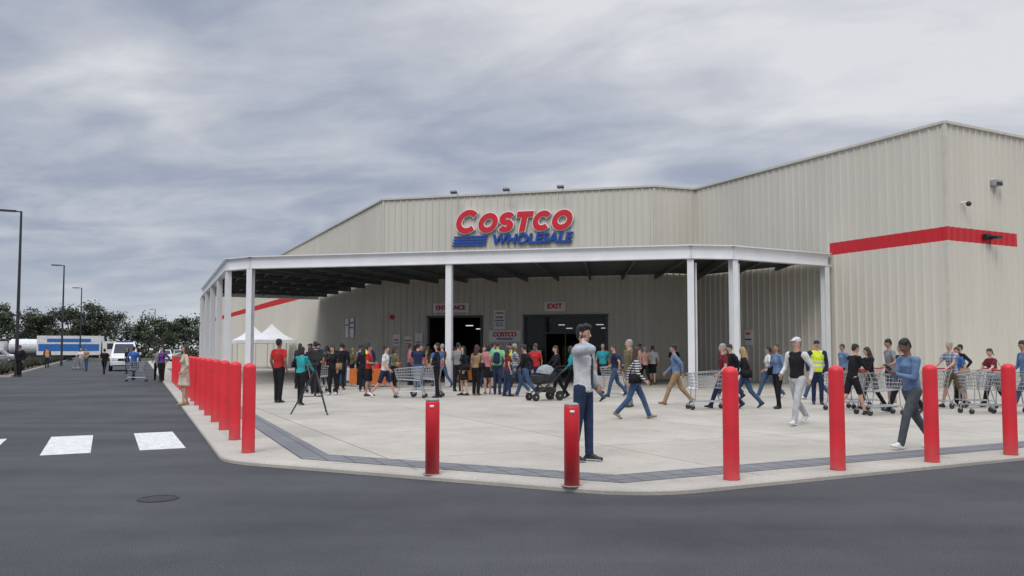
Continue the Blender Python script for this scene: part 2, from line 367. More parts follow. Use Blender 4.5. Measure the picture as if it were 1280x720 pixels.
for a,b in((CL,C0),(C0,C1),(C1,C2),(C2,C3),(C3,C4)):
    d=(b-a).normalized(); nr=Vector((d.y,-d.x,0))*.03
    g.beam(a+nr+Vector((0,0,HT+.04))-d*.03,b+nr+Vector((0,0,HT+.04))+d*.03,.15,.10,0)
for p in(C0,C1): g.box((p.x,p.y,(HT-.07+ZP)/2),(.11,.11,HT-.07-ZP),0,R(5))
for za,zb,mi in((ZP,z1s,0),(z1s,z2s,1),(z2s,HT-.065,0)): g.box((C3.x,C3.y,(za+zb)/2),(.13,.13,zb-za),mi,R(27))
child(g.obj('roof_trim',[m_trim,m_stripe]),store)
fd=(C1-C0).normalized(); fn=Vector((fd.y,-fd.x,0)); fang=math.atan2(fd.y,fd.x)
def FP(s,z,o=0): p=C0+fd*s+fn*o; return Vector((p.x,p.y,z))
m_frame=mat('door_frame',(.06,.06,.065),.4); 
m_glass=bpy.data.materials.new('door_glass'); nt_,b_=nodes(m_glass); b_.inputs['Base Color'].default_value=(.03,.035,.04,1); b_.inputs['Roughness'].default_value=.05; b_.inputs['Alpha'].default_value=.45
g=MB(); lamp_m=emis('interior_lamp',(.9,.95,1),.9)
for (a,b) in (D1,D2):
    w_=b-a; mid=(a+b)/2
    for s_,wd in((a+.04,.12),(b-.04,.12)): g.box(FP(s_,(DZ+ZP)/2,.03),(wd,.16,DZ-ZP),0,fang)
    g.box(FP(mid,DZ+.02,.031),(w_+.1,.17,.12),0,fang)
    dpt=9
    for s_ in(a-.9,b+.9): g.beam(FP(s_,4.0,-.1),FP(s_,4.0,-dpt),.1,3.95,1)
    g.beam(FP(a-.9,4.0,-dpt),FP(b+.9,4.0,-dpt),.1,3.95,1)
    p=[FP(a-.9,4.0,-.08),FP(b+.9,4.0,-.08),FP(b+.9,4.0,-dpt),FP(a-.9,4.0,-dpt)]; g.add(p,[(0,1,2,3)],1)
    for k in range(2):
        for j in range(2):
            g.box(FP(a+w_*(.25+.5*j),3.1-.15*k,-5.2-2.2*k),(.45,.10,.05),3,fang)
    for k in range(7):
        g.box(FP(a+.3+k*(w_-.6)/6,1.0,-7.5-.3*(k%2)),(.5,.6,1.2+.5*(k%3)),4+(k%3),fang)
a,b=D2
for k in range(5):
    s_=a+.1+(b-a-.2)*k/4; g.box(FP(s_,(DZ-.1+ZP)/2,-.06),(.06,.06,DZ-.12-ZP),0,fang)
g.box(FP((a+b)/2,2.5,-.06),(b-a-.2,.055,.08),0,fang)
for k in(0,3):
    s0_=a+.1+(b-a-.2)*k/4; s1_=s0_+(b-a-.2)/4; p=[FP(s0_,ZP,-.07),FP(s1_,ZP,-.07),FP(s1_,2.45,-.07),FP(s0_,2.45,-.07)]; g.add(p,[(0,1,2,3)],2)
p=[FP(a,2.55,-.07),FP(b,2.55,-.07),FP(b,3.38,-.07),FP(a,3.38,-.07)]; g.add(p,[(0,1,2,3)],2)
child(g.obj('doors',[m_frame,m_dark,m_glass,lamp_m,mat('box_a',(.3,.05,.04)),mat('box_b',(.35,.3,.2)),mat('box_c',(.05,.1,.25))]),store)
m_yel=mat('safety_yellow',(.7,.45,.03),.5)
g=MB()
for s_ in(D1[0]-.35,D1[1]+.35,D2[0]-.35,D2[1]+.35): 
    p=FP(s_,0,.6); g.lathe((p.x,p.y,ZP),[(.07,0),(.07,1.0),(.04,1.06),(0,1.07)],14,0)
child(g.obj('door_guards',[m_yel],smooth=False),store)
def text(name,body,size,pos,d,mat_,parent,shear=0,offset=0,extr=.01,width=None,bold=0):
    cu=bpy.data.curves.new(name,'FONT'); cu.body=body; cu.size=size; cu.align_x='CENTER'; cu.align_y='CENTER'; cu.shear=shear; cu.offset=offset; cu.extrude=extr
    o=bpy.data.objects.new(name,cu); COL.objects.link(o); n_=Vector((d.y,-d.x,0))
    bpy.context.view_layer.update()
    dg=bpy.context.evaluated_depsgraph_get(); me=bpy.data.meshes.new_from_object(o.evaluated_get(dg)); bpy.data.objects.remove(o)
    xs=[v.co.x for v in me.vertices]; wd=max(xs)-min(xs); sx=(width/wd) if width else 1
    M=Matrix(((d.x*sx,0,n_.x,0),(d.y*sx,0,n_.y,0),(0,1,0,0),(0,0,0,1)))
    me.transform(M)
    # bold: the letter is thickened by shifted strokes, each a few mm proud of the last
    g=MB(); sh=[(0,0)] if not bold else [(0,0),(bold,0),(-bold,0),(0,bold*.8),(0,-bold*.8),(bold*.7,bold*.6),(-bold*.7,-bold*.6)]
    for i,(a,b) in enumerate(sh):
        o_=Vector(pos)+d*a+Vector((0,0,b))+n_*(.003*i)
        g.add([v.co+o_ for v in me.vertices],[tuple(p.vertices) for p in me.polygons],0)
    bpy.data.meshes.remove(me)
    return g.obj(name,[mat_],parent)
m_sred=mat('sign_red',(.66,.018,.03),.4,.04); m_sblue=mat('sign_blue',(.012,.075,.36),.4,.04); m_swhite=mat('sign_white',(.84,.84,.83),.4,.02)
def board(name,s,z,w_,h,txt,wall=None,ofs=.08):
    e=empty(name); P,d=(C0,fd) if wall is None else wall; n_=Vector((d.y,-d.x,0)); ang=math.atan2(d.y,d.x)
    c=P+d*s+n_*ofs; g=MB(); g.box((c.x,c.y,z),(w_,.04,h),0,ang); g.obj('panel',[m_swhite],e)
    c2=P+d*s+n_*(ofs+.032)
    for t,dz,sz,m_,wd in txt: text('lettering',t,sz,(c2.x,c2.y,z+dz),d,m_,e,width=wd,bold=.016 if sz>.25 else .003)
    return e
m_ink=mat('sign_ink',(.05,.05,.06))
board('entrance_sign',4.15,3.93,2.1,.50,[('ENTRANCE',0,.36,m_sred,1.7)],ofs=.12)
board('exit_sign',10.05,3.93,1.15,.50,[('EXIT',0,.38,m_sred,.78)],ofs=.12)
board('membership_sign',7.25,2.35,1.8,.62,[('COSTCO',.08,.34,m_sred,1.3),('WHOLESALE',-.16,.16,m_sblue,.9)])
board('notice_poster',6.95,3.25,.66,1.05,[('COSTCO',.35,.14,m_sred,.45),('HOURS',.12,.12,m_ink,.4),('MON-FRI 10-8',-.05,.08,m_ink,.5),('SAT 9-6',-.2,.08,m_ink,.4),('SUN 10-6',-.33,.08,m_ink,.4)])
for s_,z_,ww,hh,t in((.9,2.15,.42,.62,'NO'),(1.6,2.1,.5,.5,'STOP'),(2.25,2.2,.42,.62,'!')): board('safety_sign',s_,z_,ww,hh,[(t,0,.16,m_sred,None),('NOTICE',-.17,.07,m_ink,ww*.7)])
lw=(CL,(C0-CL).normalized())
board('wall_poster',Lw-6.0,3.0,.75,1.2,[('MEMBERS',.3,.12,m_ink,.5),('WELCOME',0,.1,m_ink,.5)],wall=lw); board('wall_poster',Lw-7.2,3.0,.6,1.2,[('OPEN',.2,.12,m_ink,.4)],wall=lw)
rw=(C2,(C3-C2).normalized())
board('safety_sign',3.9,2.2,.5,.75,[('NO',.18,.16,m_sred,.3),('SMOKING',-.1,.09,m_ink,.4)],wall=rw)
g=MB(); p=FP(.6,3.45,.0); g.lathe((p.x,p.y-.1,p.z),[(.02,-.07),(.13,-.05),(.15,.03),(.1,.05)],16,0,'Y'); g.obj('fire_bell',[m_sred])
# ---- logo sign
logo=empty('store_sign')
base_w=.15
def ribbon(g,pts,w_,z0,z1,closed,mi):
    n=len(pts); Lp=[];Rp=[]
    for i in range(n):
        a=pts[(i-1)%n] if closed or i>0 else pts[i]; b=pts[(i+1)%n] if closed or i<n-1 else pts[i]
        t=Vector((b[0]-a[0],b[1]-a[1])).normalized(); nn=Vector((-t.y,t.x))*w_
        p=Vector(pts[i][:2]); 
        if not closed and i==0: p=p-t*(w_-base_w)
        if not closed and i==n-1: p=p+t*(w_-base_w)
        Lp.append(p+nn);Rp.append(p-nn)
    vs=[(p.x,p.y,z1) for p in Lp]+[(p.x,p.y,z1) for p in Rp]+[(p.x,p.y,z0) for p in Lp]+[(p.x,p.y,z0) for p in Rp]
    fs=[]
    m_=n if closed else n-1
    for i in range(m_):
        j=(i+1)%n; fs+=[(i,n+i,n+j,j),(i,j,2*n+j,2*n+i),(n+j,n+i,3*n+i,3*n+j)]
    if not closed: fs+=[(0,2*n,3*n,n),(n-1,2*n-1,4*n-1,3*n-1)]
    g.add(vs,fs,mi)
def letters(w_,z0,z1,grow,mi):
    g=MB(); x=0
    def E(cx,cy,rx,ry,a0,a1,n): return [(cx+rx*math.cos(R(a0+(a1-a0)*k/n)),cy+ry*math.sin(R(a0+(a1-a0)*k/n))) for k in range(n+1)]
    def put(pts,closed=False): ribbon(g,pts,w_,z0,z1,closed,mi)
    spec=[('C',1.34,1.32),('O',1.12,1.1),('S',.98,1.1),('T',1.02,1.1),('C',1.08,1.1),('O',1.14,1.1)]
    x=.0
    for ch,wd,h in spec:
        b=base_w; rx=wd/2-b; ry=h/2-b; cx=x+wd/2-.02; cy=h/2
        if ch=='C': put(E(cx,cy,rx,ry,42,318,26))
        if ch=='O': put(E(cx,cy,rx,ry,0,352,30),True)
        if ch=='S':
            q=ry/2; rx2=rx*.85
            put(E(cx,cy+q,rx2,q,25,270,14)[:-1]+[(cx,cy)]+E(cx,cy-q,rx2,q,90,-155,14)[1:])
        if ch=='T':
            gr=grow; xl=cx-wd*.46-gr; xr=cx+wd*.46+gr; yt=h+gr; yb=h-.30-gr; s2=.16+gr
            poly=[(xl,yt),(xl,yb),(cx-s2,yb),(cx-s2,-gr),(cx+s2,-gr),(cx+s2,yb),(xr,yb),(xr,yt)]
            n=8; vs=[(a,b2,z1) for a,b2 in poly]+[(a,b2,z0) for a,b2 in poly]
            g.add(vs,[tuple(range(n))]+[(i,(i+1)%n,n+(i+1)%n,n+i) for i in range(n)],mi)
        x+=wd+.02
    return g,x
def logo_to_wall(g,s0,zb,sx,name,mt):
    vs=[]
    for (a,b2,c) in g.v:
        a2=(a+.22*b2)*sx; p=C0+fd*(s0+a2)+fn*(.06+c); vs.append((p.x,p.y,zb+b2))
    g.v=vs; g.obj(name,mt,logo)
g,xt=letters(base_w,.0,.16,0,0); logo_to_wall(g,4.36,8.06,6.6/xt,'red_letters',[m_sred])
g,xt2=letters(base_w+.05,.0,.12,.05,0); logo_to_wall(g,4.36,8.06,6.6/xt,'letter_outline',[m_swhite])
p=FP(8.74,7.64,.11); text('blue_lettering','WHOLESALE',.76,p,fd,m_sblue,logo,shear=.22,extr=.05,width=4.45,bold=.035)
g=MB()
for k in range(4):
    z=7.88-.155*k; a=4.32-.03*k; g.box(FP(a+.96,z,.09),(1.95,.07,.095),0,fang)
g.obj('blue_stripes',[m_sblue],logo)

m_gal=mat('galvanised_steel',(.45,.46,.47),.4,.1,metal=.6); m_blk=mat('black_plastic',(.02,.02,.022),.45); m_fl=mat('floodlight_grey',(.16,.165,.17),.5)
for s_ in(4.5,7.5,10.5):
    fl=empty('floodlight'); g=MB(); g.path([FP(s_,HT,.0),FP(s_,HT+.12,.05),FP(s_,HT+.08,.6)],.025,6,0); c=FP(s_,HT+.06,.75); g.box(c,(.36,.24,.09),1,fang,M=Matrix.Rotation(fang,3,'Z')@Matrix.Rotation(R(-20),3,'X')); g.obj('lamp_head',[m_gal,m_fl],fl)
rd=(C4-C3).normalized(); rn=Vector((rd.y,-rd.x,0)); ra=math.atan2(rd.y,rd.x)
def RP(s,z,o): p=C3+rd*s+rn*o; return Vector((p.x,p.y,z))
g=MB(); g.tube(RP(.9,7.22,0),RP(.9,7.22,.25),.035,n=8); g.ell(RP(.9,7.14,.28),(.1,.1,.1),1,10); g.obj('security_camera',[m_swhite,m_blk])
g=MB(); g.box(RP(2.9,8.15,.14),(.42,.24,.22),0,ra); g.box(RP(2.9,8.1,.27),(.34,.02,.14),1,ra); g.obj('wall_light',[m_gal,m_blk])
g=MB(); g.box(RP(2.3,5.98,.1),(.4,.16,.2),1,ra); g.tube(RP(2.3,6.0,.1),RP(2.3,5.95,.5),.04,n=8,mi=1); g.box(RP(2.5,5.95,.35),(.35,.22,.10),1,ra); g.obj('wall_light',[m_gal,m_blk])

# ------------------------------------------------------------ canopy
K1=Vector((13.75,34.6,0));K2=Vector((8.9,31.95,0));K3=Vector((7.15,31.7,0));K4=Vector((-11.75,35.7,0));K5=Vector((-13.1,36.6,0));K6=Vector((-21.3,54.8,0));K7=Vector((-14.25,58.55,0))
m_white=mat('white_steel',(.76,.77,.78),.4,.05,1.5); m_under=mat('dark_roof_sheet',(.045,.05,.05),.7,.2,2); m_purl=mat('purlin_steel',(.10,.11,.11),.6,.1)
can=empty('entrance_canopy',(0,36,0))
T=5.79
g=MB()
F=[K6,K5,K4,K3,K2,K1]
for a,b in zip(F[:-1],F[1:]):
    d=(b-a).normalized()
    up=Vector((0,0,1))
    g.beam(a+up*T-d*.1,b+up*T+d*.1,.34,.045); g.beam(a+up*(T-.045),b+up*(T-.045),.09,.47); g.beam(a+up*(T-.515)-d*.1,b+up*(T-.515)+d*.1,.30,.045)
g.beam(K6+Vector((0,0,T-.002)),K7+Vector((0,0,T-.002)),.2,.5)
child(g.obj('fascia_beam',[m_white]),can)
g=MB()
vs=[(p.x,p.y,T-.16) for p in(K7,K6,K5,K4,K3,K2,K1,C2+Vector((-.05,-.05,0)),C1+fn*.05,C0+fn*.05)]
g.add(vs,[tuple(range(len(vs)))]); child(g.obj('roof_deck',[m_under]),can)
g=MB()
def lerp(a,b,t): return a+(b-a)*t
zU=Vector((0,0,T-.18))
for (fa,fb,wa,wb,n,m_) in((K6,K5,K7,C0,5,8),(K4,K3,C0,C1,9,8),(K2,K1,C2,C2+(K1-C2)*.98,3,6)):
    for k in range(n+1):
        t=k/n; a=lerp(fa,fb,t);b=lerp(wa,wb,t); g.beam(lerp(a,b,.02)+zU,lerp(a,b,.98)+zU,.1,.32,0)
    for j in range(1,m_):
        t=j/m_; g.beam(lerp(fa,wa,t)+zU-Vector((0,0,.001*j)),lerp(fb,wb,t)+zU-Vector((0,0,.001*j)),.07,.17,0)
child(g.obj('purlins',[m_purl]),can)
g=MB()
posts=[(7.15,31.78),(8.93,32.02),(13.62,34.55),(-2.67,33.84),(-11.75,35.7),(-13.1,36.65)]+[tuple((K5+(K6-K5)*t).xy) for t in(.25,.5,.75,.985)]
for i,(x,y) in enumerate(posts):
    an=math.atan2(-3.9,18.9) if i in(0,3,4) else R(27)
    Mx=Matrix.Rotation(an,3,'Z'); hh=T-.56-ZP; zc_=ZP+hh/2
    for sy in(-1,1):
        o=Mx@Vector((0,sy*.13,0)); g.box((x+o.x,y+o.y,zc_),(.26,.022,hh),0,an)
    g.box((x,y,zc_),(.014,.238,hh),0,an)
    g.box((x,y,ZP+.015),(.42,.42,.03),0,an)
child(g.obj('posts',[m_white]),can)
g=MB()
for (x,y) in((9.2,32.15),(7.4,31.9)): g.tube((x,y+.1,ZP),(x,y+.1,5.1),.05,n=10)
child(g.obj('downpipes',[m_white]),can)
for x,y in((7.9,32.6),(3.9,33.4)):
    g=MB(); g.box((0,0,.225),(2.4,.45,.45),0); g.obj('concrete_bench',[m_kerb],bevel=.02,loc=(x,y,ZP),rot=R(-12))

# ------------------------------------------------------------ street lamps
m_pole=mat('charcoal_pole',(.03,.032,.035),.45)
def lamp(x,y,h=10.0):
    g=MB(); g.tube((0,0,0),(0,0,h),.11,.06,12); g.lathe((0,0,0),[(.2,0),(.2,.04),(.12,.06)],14)
    g.path([(0,0,h-.05),(-.3*U.x,-.3*U.y,h-.02)],.04,8); 
    c=-U*.68; g.box((c.x,c.y,h-.02),(.85,.3,.09),0,R(27)); g.box((c.x-U.x*.1,c.y-U.y*.1,h-.08),(.5,.22,.02),1,R(27))
    return g.obj('street_lamp',[m_pole,mat('lamp_lens',(.6,.6,.55),.3)],loc=(x,y,0))
for x,y in((-29.8,48),(-44.6,79),(-58.5,108),(-74,165)): lamp(x,y)

# ------------------------------------------------------------ vegetation
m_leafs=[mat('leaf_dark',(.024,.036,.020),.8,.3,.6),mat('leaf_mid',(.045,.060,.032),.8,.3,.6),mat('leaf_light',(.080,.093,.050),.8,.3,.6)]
m_bark=mat('bark',(.12,.10,.085),.9,.3,4)
def leafquad(g,c,s,mi):
    a=Vector((random.gauss(0,1),random.gauss(0,1),random.gauss(0,1))).normalized(); b=a.orthogonal().normalized()
    q=Matrix.Rotation(random.uniform(0,6.28),3,a); b=q@b; cc=a.cross(b)
    g.add([c-b*s,c-cc*s*.5,c+b*s,c+cc*s*.5],[(0,1,2,3)],mi)
def tree(g,x,y,h,rw,nl=1500,leaf=.25):
    tr=h*.42; lean=Vector((random.uniform(-.6,.6),random.uniform(-.6,.6),0))
    top=Vector((x,y,tr))+lean; g.tube((x,y,-.1),top,.20,.12,7,3)
    cl=[]
    for k in range(random.randint(9,13)):
        a=random.uniform(0,6.28); r=rw*random.uniform(.15,1); z=h*random.uniform(.45,.93); e=Vector((x+math.cos(a)*r,y+math.sin(a)*r,z if r<rw*.6 else z*.85)); 
        mid=top.lerp(e,.5)+Vector((0,0,-.3)); g.tube(top,mid,.1,.07,5,3); g.tube(mid,e,.07,.03,5,3); cl.append((e,rw*random.uniform(.28,.48)))
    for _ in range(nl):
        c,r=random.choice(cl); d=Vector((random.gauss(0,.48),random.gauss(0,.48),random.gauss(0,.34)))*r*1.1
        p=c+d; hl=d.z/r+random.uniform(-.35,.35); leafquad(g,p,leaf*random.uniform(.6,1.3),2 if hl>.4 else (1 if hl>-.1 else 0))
g=MB()
for i in range(62):
    t=i/61; x=-185+t*128+random.uniform(-2.5,2.5); y=150+random.uniform(-10,26)
    if i%2: y+=14
    tree(g,x*y/150,y,random.uniform(8.0,11.4) if x<-68 else random.uniform(6.8,9),random.uniform(2.6,4.2))
for i in range(16000):
    x=random.uniform(-190,-52); y=152+random.uniform(-4,14); leafquad(g,Vector((x,y,random.random()**1.3*5.2)),random.uniform(.25,.5),random.choice((0,0,1,1,2)))
g.obj('treeline',m_leafs+[m_bark])
g=MB(); g.add([(-400,132,.03),(-30,132,.03),(-30,420,.03),(-400,420,.03)],[(0,1,2,3)]); g.obj('grass_field',[mat('dry_grass',(.09,.10,.045),.95,.3,.3,.4,3)])
g=MB(); a=Vector((-30.9,45.5,0)); bd=V
pa=[a,a+U*2.0,a+U*2.0+bd*72,a+bd*72]
g.prism([(q.x,q.y) for q in pa],0,.13,0); pb=[a+U*.15+bd*.15,a+U*1.85+bd*.15,a+U*1.85+bd*71.85,a+U*.15+bd*71.85]; g.add([(q.x,q.y,.14) for q in pb],[(0,1,2,3)],1)
g.obj('garden_bed',[m_kerb,mat('mulch',(.07,.045,.03),.95,.3,8,.6,30)])
g=MB()
for i in range(170):
    c=a+U*random.uniform(.4,1.6)+bd*random.uniform(.4,71); hh=random.uniform(.4,.95)
    for k in range(50):
        an=random.uniform(0,6.28); r=random.uniform(.1,.4)*hh/.55; b0=c+Vector((0,0,.13)); tip=b0+Vector((math.cos(an)*r,math.sin(an)*r,hh*random.uniform(.5,1))); sd=Vector((-math.sin(an),math.cos(an),0))*.03
        g.add([b0-sd,b0+sd,tip],[(0,1,2)],random.choice((0,1,1,2)))
g.obj('garden_shrubs',m_leafs)

# ------------------------------------------------------------ shopping cart
m_wire=mat('cart_chrome',(.33,.34,.35),.4,.1,metal=.4); m_rub=mat('rubber',(.03,.03,.03),.7); m_hnd=mat('cart_handle_red',(.5,.02,.03),.5)
def cart_mesh():
    g=MB(); r=.0065
    def rim(z_r,z_f,wr,wf,yr,yf): return [Vector((-wr,yr,z_r)),Vector((wr,yr,z_r)),Vector((wf,yf,z_f)),Vector((-wf,yf,z_f))]
    top=rim(1.0,.92,.29,.23,-.42,.50); bot=rim(.55,.60,.24,.19,-.32,.42)
    for P,rr in((top,.011),(bot,.009)):
        for i in range(4): g.tube(P[i],P[(i+1)%4],rr,n=5)
    for f in(.25,.5,.75):
        P=[b.lerp(t,f) for b,t in zip(bot,top)]
        for i in range(4): g.tube(P[i],P[(i+1)%4],r,n=4)
    for i in range(4):
        n=11 if i%2 else 7
        for k in range(n+1):
            t=k/n; g.tube(bot[i].lerp(bot[(i+1)%4],t),top[i].lerp(top[(i+1)%4],t),r*.8,n=4)
    for k in range(1,7): t=k/7; g.tube(bot[0].lerp(bot[1],t),bot[3].lerp(bot[2],t),r*.8,n=4)
    for sx in(-1,1):
        g.path([(sx*.27,-.50,1.04),(sx*.27,-.40,.85),(sx*.24,-.34,.5),(sx*.27,-.42,.2),(sx*.27,-.46,.13)],.015,6)
        g.path([(sx*.27,-.42,.2),(sx*.20,.40,.22),(sx*.19,.45,.14)],.014,6); g.path([(sx*.20,.38,.22),(sx*.19,.36,.6)],.012,6)
        for y in(-.46,.45): 
            xx=sx*(.27 if y<0 else .19); g.tube((xx-.018,y,.065),(xx+.018,y,.065),.065,n=14,mi=1); g.box((xx,y,.12),(.045,.05,.05),0)
    g.tube((-.27,-.42,.2),(.27,-.42,.2),.01,n=5); g.tube((-.2,.38,.22),(.2,.38,.22),.01,n=5)
    for k in range(5): g.tube((-.2+.1*k,-.4,.22),(-.16+.08*k,.36,.23),.006,n=4)
    g.tube((-.28,-.51,1.04),(.28,-.51,1.04),.018,n=8,mi=2)
    return g.obj('shopping_cart',[m_wire,m_rub,m_hnd])
_cart=[None]
def cart(x,y,heading,z=ZP):
    rot=R(heading-90)
    if _cart[0] is None: o=cart_mesh(); o.location=(x,y,z); o.rotation_euler=(0,0,rot); _cart[0]=o
    else: o=inst(_cart[0],'shopping_cart',(x,y,z),rot)
    return o

# ------------------------------------------------------------ people
SK=[(.52,.30,.21),(.40,.22,.145),(.20,.105,.065),(.58,.36,.27)]
def skinm(i): return mat('skin_%d'%i,SK[i],.55,.08,12)
HAIRC={'black':(.012,.01,.01),'brown':(.045,.025,.015),'blond':(.36,.24,.11),'grey':(.30,.29,.28),'white':(.5,.49,.47)}
def hairm(c): return mat('hair_'+c,HAIRC[c],.6,.35,30,.8,60)
m_eye=mat('eye_dark',(.015,.012,.01),.3); m_lip=mat('lip',(.33,.11,.09),.5); m_eyew=mat('eye_white',(.6,.6,.58),.3)
def ik(S_,T_,l1,l2,pole):
    d=T_-S_; L_=min(d.length,(l1+l2)*.995); d=d.normalized(); Tn=S_+d*L_
    a=(l1*l1-l2*l2+L_*L_)/(2*L_); h=math.sqrt(max(0,l1*l1-a*a)); p=pole-d*pole.dot(d); p.normalize()
    return S_+d*a+p*h,Tn
def person(name,x,y,heading,H=1.72,sex='M',top=(.1,.1,.1),sleeve='short',bottom=(.05,.05,.06),btype='pants',hair='brown',hl='short',skin=0,pose='stand',shoe=(.03,.03,.03),sole=None,
           kind='plain',col2=(.02,.02,.025),sleevecol=None,lean=0,yaw=0,nod=0,hat=None,bag=None,vox=.022,z=ZP,build=1.0,ph=1,jacket=False,beard=False,pack=None,bands=None,zipc=None):
    k=H/1.75; P=[]; ex=MB()
    MATS=[skinm(skin),hairm(hair),fabric(top,kind,col2),fabric(sleevecol) if sleevecol else fabric(top,kind,col2),fabric(bottom),mat('shoe_%.2f%.2f%.2f'%shoe,shoe,.6),mat('sole_%.2f'%(sole or .03),(sole or .03,)*3,.6),m_eye,m_lip,m_eyew,fabric(hat) if hat else m_blk,m_blk,fabric(bag) if bag else m_blk]
    XL=Vector((1,0,0))
    def seg(a,b,ra,rb,mi,side=None,cap=1.0):
        if not isinstance(ra,tuple): ra=(ra,ra)
        if not isinstance(rb,tuple): rb=(rb,rb)
        P.append((Vector(a),Vector(b),ra,rb,side or XL,mi,cap))
    F_=sex=='F'; bw=build
    hipw=.088; shw=.165 if F_ else .185
    legs={'stand':[(3,4),(-3,3)],'walk':[(26,6),(-20,22)] ,'walk2':[(20,8),(-14,30)],'push':[(20,6),(-16,20)],'phone':[(4,3),(-5,4)],'read':[(24,10),(-18,18)],'bend':[(12,14),(-4,10)]}[pose]
    if pose=='stand': q=random.uniform(-3,5); legs=[(3+q,4+max(0,q)),(-3-q*.6,3)]
    if ph<0: legs=legs[::-1]
    hz_=.92; js=[]
    for sx,(a,b) in zip((-1,1),legs):
        hip=Vector((sx*hipw,0,hz_)); a_=R(a);b2=R(a-b); kn=hip+Vector((sx*.01,math.sin(a_),-math.cos(a_)))*.435; an=kn+Vector((0,math.sin(b2),-math.cos(b2)))*.415
        fp=0 if a>=-2 else max(0,min(38,(b-a)*.8)); 
        if a>18: fp=-10
        if pose=='stand' or pose=='phone': fp=0
        t=R(fp); fd_=Vector((sx*.12,math.cos(t),-math.sin(t))).normalized(); up=Vector((0,math.sin(t),math.cos(t)))
        heel=an-up*.05-fd_*.045; toe=heel+fd_*.20-up*.008; js.append((hip,kn,an,heel,toe,up,fd_,sx))
    zmin=min(min((h-u*.04).z,(t-u*.03).z) for _,_,_,h,t,u,_,_ in js); dz=Vector((0,0,-zmin))
    for hip,kn,an,heel,toe,up,fd_,sx in js:
        hip,kn,an,heel,toe=[q+dz for q in(hip,kn,an,heel,toe)]
        if btype in('pants','tights'):
            e=.012 if btype=='pants' else 0
            seg(hip,kn,(.086+e)*bw,(.056+e)*bw,4); seg(kn,an,(.055+e)*bw,(.040+e*1.3)*bw,4); seg(kn.lerp(an,.15)-Vector((0,.012,0)),kn.lerp(an,.4)-Vector((0,.012,0)),.052*bw,.048*bw,4)
            if btype=='pants':
                for q in(.72,.90): seg(kn.lerp(an,q),kn.lerp(an,q+.05),(.050+e)*bw,(.046+e)*bw,4,cap=.5)
        elif btype=='shorts':
            seg(hip,kn.lerp(hip,.08),.10*bw,.078*bw,4,cap=.3); seg(hip,kn,.07,.052,0); seg(kn,an,.051,.034,0); seg(kn.lerp(an,.15)-Vector((0,.014,0)),kn.lerp(an,.42)-Vector((0,.014,0)),.050,.044,0)
        else:
            seg(hip,kn,.075,.052,0); seg(kn,an,.050,.034,0); seg(kn.lerp(an,.15)-Vector((0,.014,0)),kn.lerp(an,.4)-Vector((0,.014,0)),.047,.042,0)
        seg(an,heel+up*.012+fd_*.05,.036,.038,5); seg(heel,toe,(.036,.033),(.042,.026),5,Vector((1,0,0))); seg(heel+fd_*.1+up*.02,toe-fd_*.02,(.038,.035),(.04,.02),5)
        seg(heel-up*.024-fd_*.004,toe-up*.016,(.043,.012),(.046,.012),6)
    Lm=Matrix.Rotation(R(-lean),3,'X'); piv=Vector((0,0,.95))
    def tp(v): v=Vector(v); return Lm@(v-piv)+piv+dz
    hp=(.150*bw,.112*bw) if not F_ else (.158*bw,.115*bw)
    wa=(.142*bw,.105*bw) if not F_ else (.122*bw,.092*bw)
    cs=(.168*bw,.118*bw) if not F_ else (.145*bw,.108*bw)
    e=.015 if jacket else .004
    bmat=2 if btype=='dress' else 4
    seg(tp((0,0,.89)),tp((0,0,.97)),hp,(hp[0]*.97,hp[1]),bmat,cap=.6)
    zt=.90 if jacket else .95
    seg(tp((0,0,zt)),tp((0,0,1.10)),(hp[0]*.97+e+.006,hp[1]+e+.004),(wa[0]+e,wa[1]+e),2,cap=.25)
    seg(tp((0,0,1.10)),tp((0,0,1.32)),(wa[0]+e,wa[1]+e),(cs[0]+e,cs[1]+e),2,cap=.4)
    seg(tp((0,0,1.32)),tp((0,-.005,1.42)),(cs[0]+e,cs[1]+e),(.115,.075),2,cap=.5)
    if F_: 
        for sx in(-1,1): seg(tp((sx*.065,.075,1.27)),tp((sx*.065,.082,1.25)),.056,.056,2)
    if btype=='dress': seg(tp((0,0,1.02)),Vector((0,.01,.56))+dz,(wa[0]+.02,wa[1]+.02),(.21,.18),2,cap=.15)
    if btype=='skirt': seg(tp((0,0,1.0)),Vector((0,.01,.58))+dz,(hp[0],hp[1]),(.20,.17),4,cap=.15)
    seg(tp((0,-.01,1.42)),tp((0,.01,1.55)),.056 if not F_ else .048,.052 if not F_ else .045,0)
    if jacket: seg(tp((-.06,-.055,1.455)),tp((.06,-.055,1.455)),(.055,.05),(.055,.05),3)
    if bands:
        MATS.append(bands)
        for zz,rr in((1.02,wa),(1.14,wa)): seg(tp((0,0,zz)),tp((0,0,zz+.035)),(rr[0]+e+.014,rr[1]+e+.014),(rr[0]+e+.014,rr[1]+e+.014),13,cap=.1)
    if zipc:
        MATS.append(fabric(zipc)); seg(tp((0,hp[1]+e-.012,.93)),tp((0,cs[1]+e-.012,1.30)),(.030,.030),(.028,.028),13,cap=.3); seg(tp((0,cs[1]+e-.012,1.30)),tp((0,.07,1.42)),(.028,.028),(.04,.03),13,cap=.3)
    tg={'stand':((-.25,.06,.90),(.25,.03,.90)),'walk':((-.23,-.16,.93),(.24,.24,.98)),'walk2':((-.23,-.10,.92),(.23,.20,1.02)),'push':((-.22,.42,1.03),(.22,.42,1.03)),
        'phone':((-.20,.12,.95),(.145,.075,1.50)),'read':((-.07,.30,1.18),(.06,.34,1.24)),'bend':((-.2,.38,1.0),(.2,.38,1.0))}[pose]
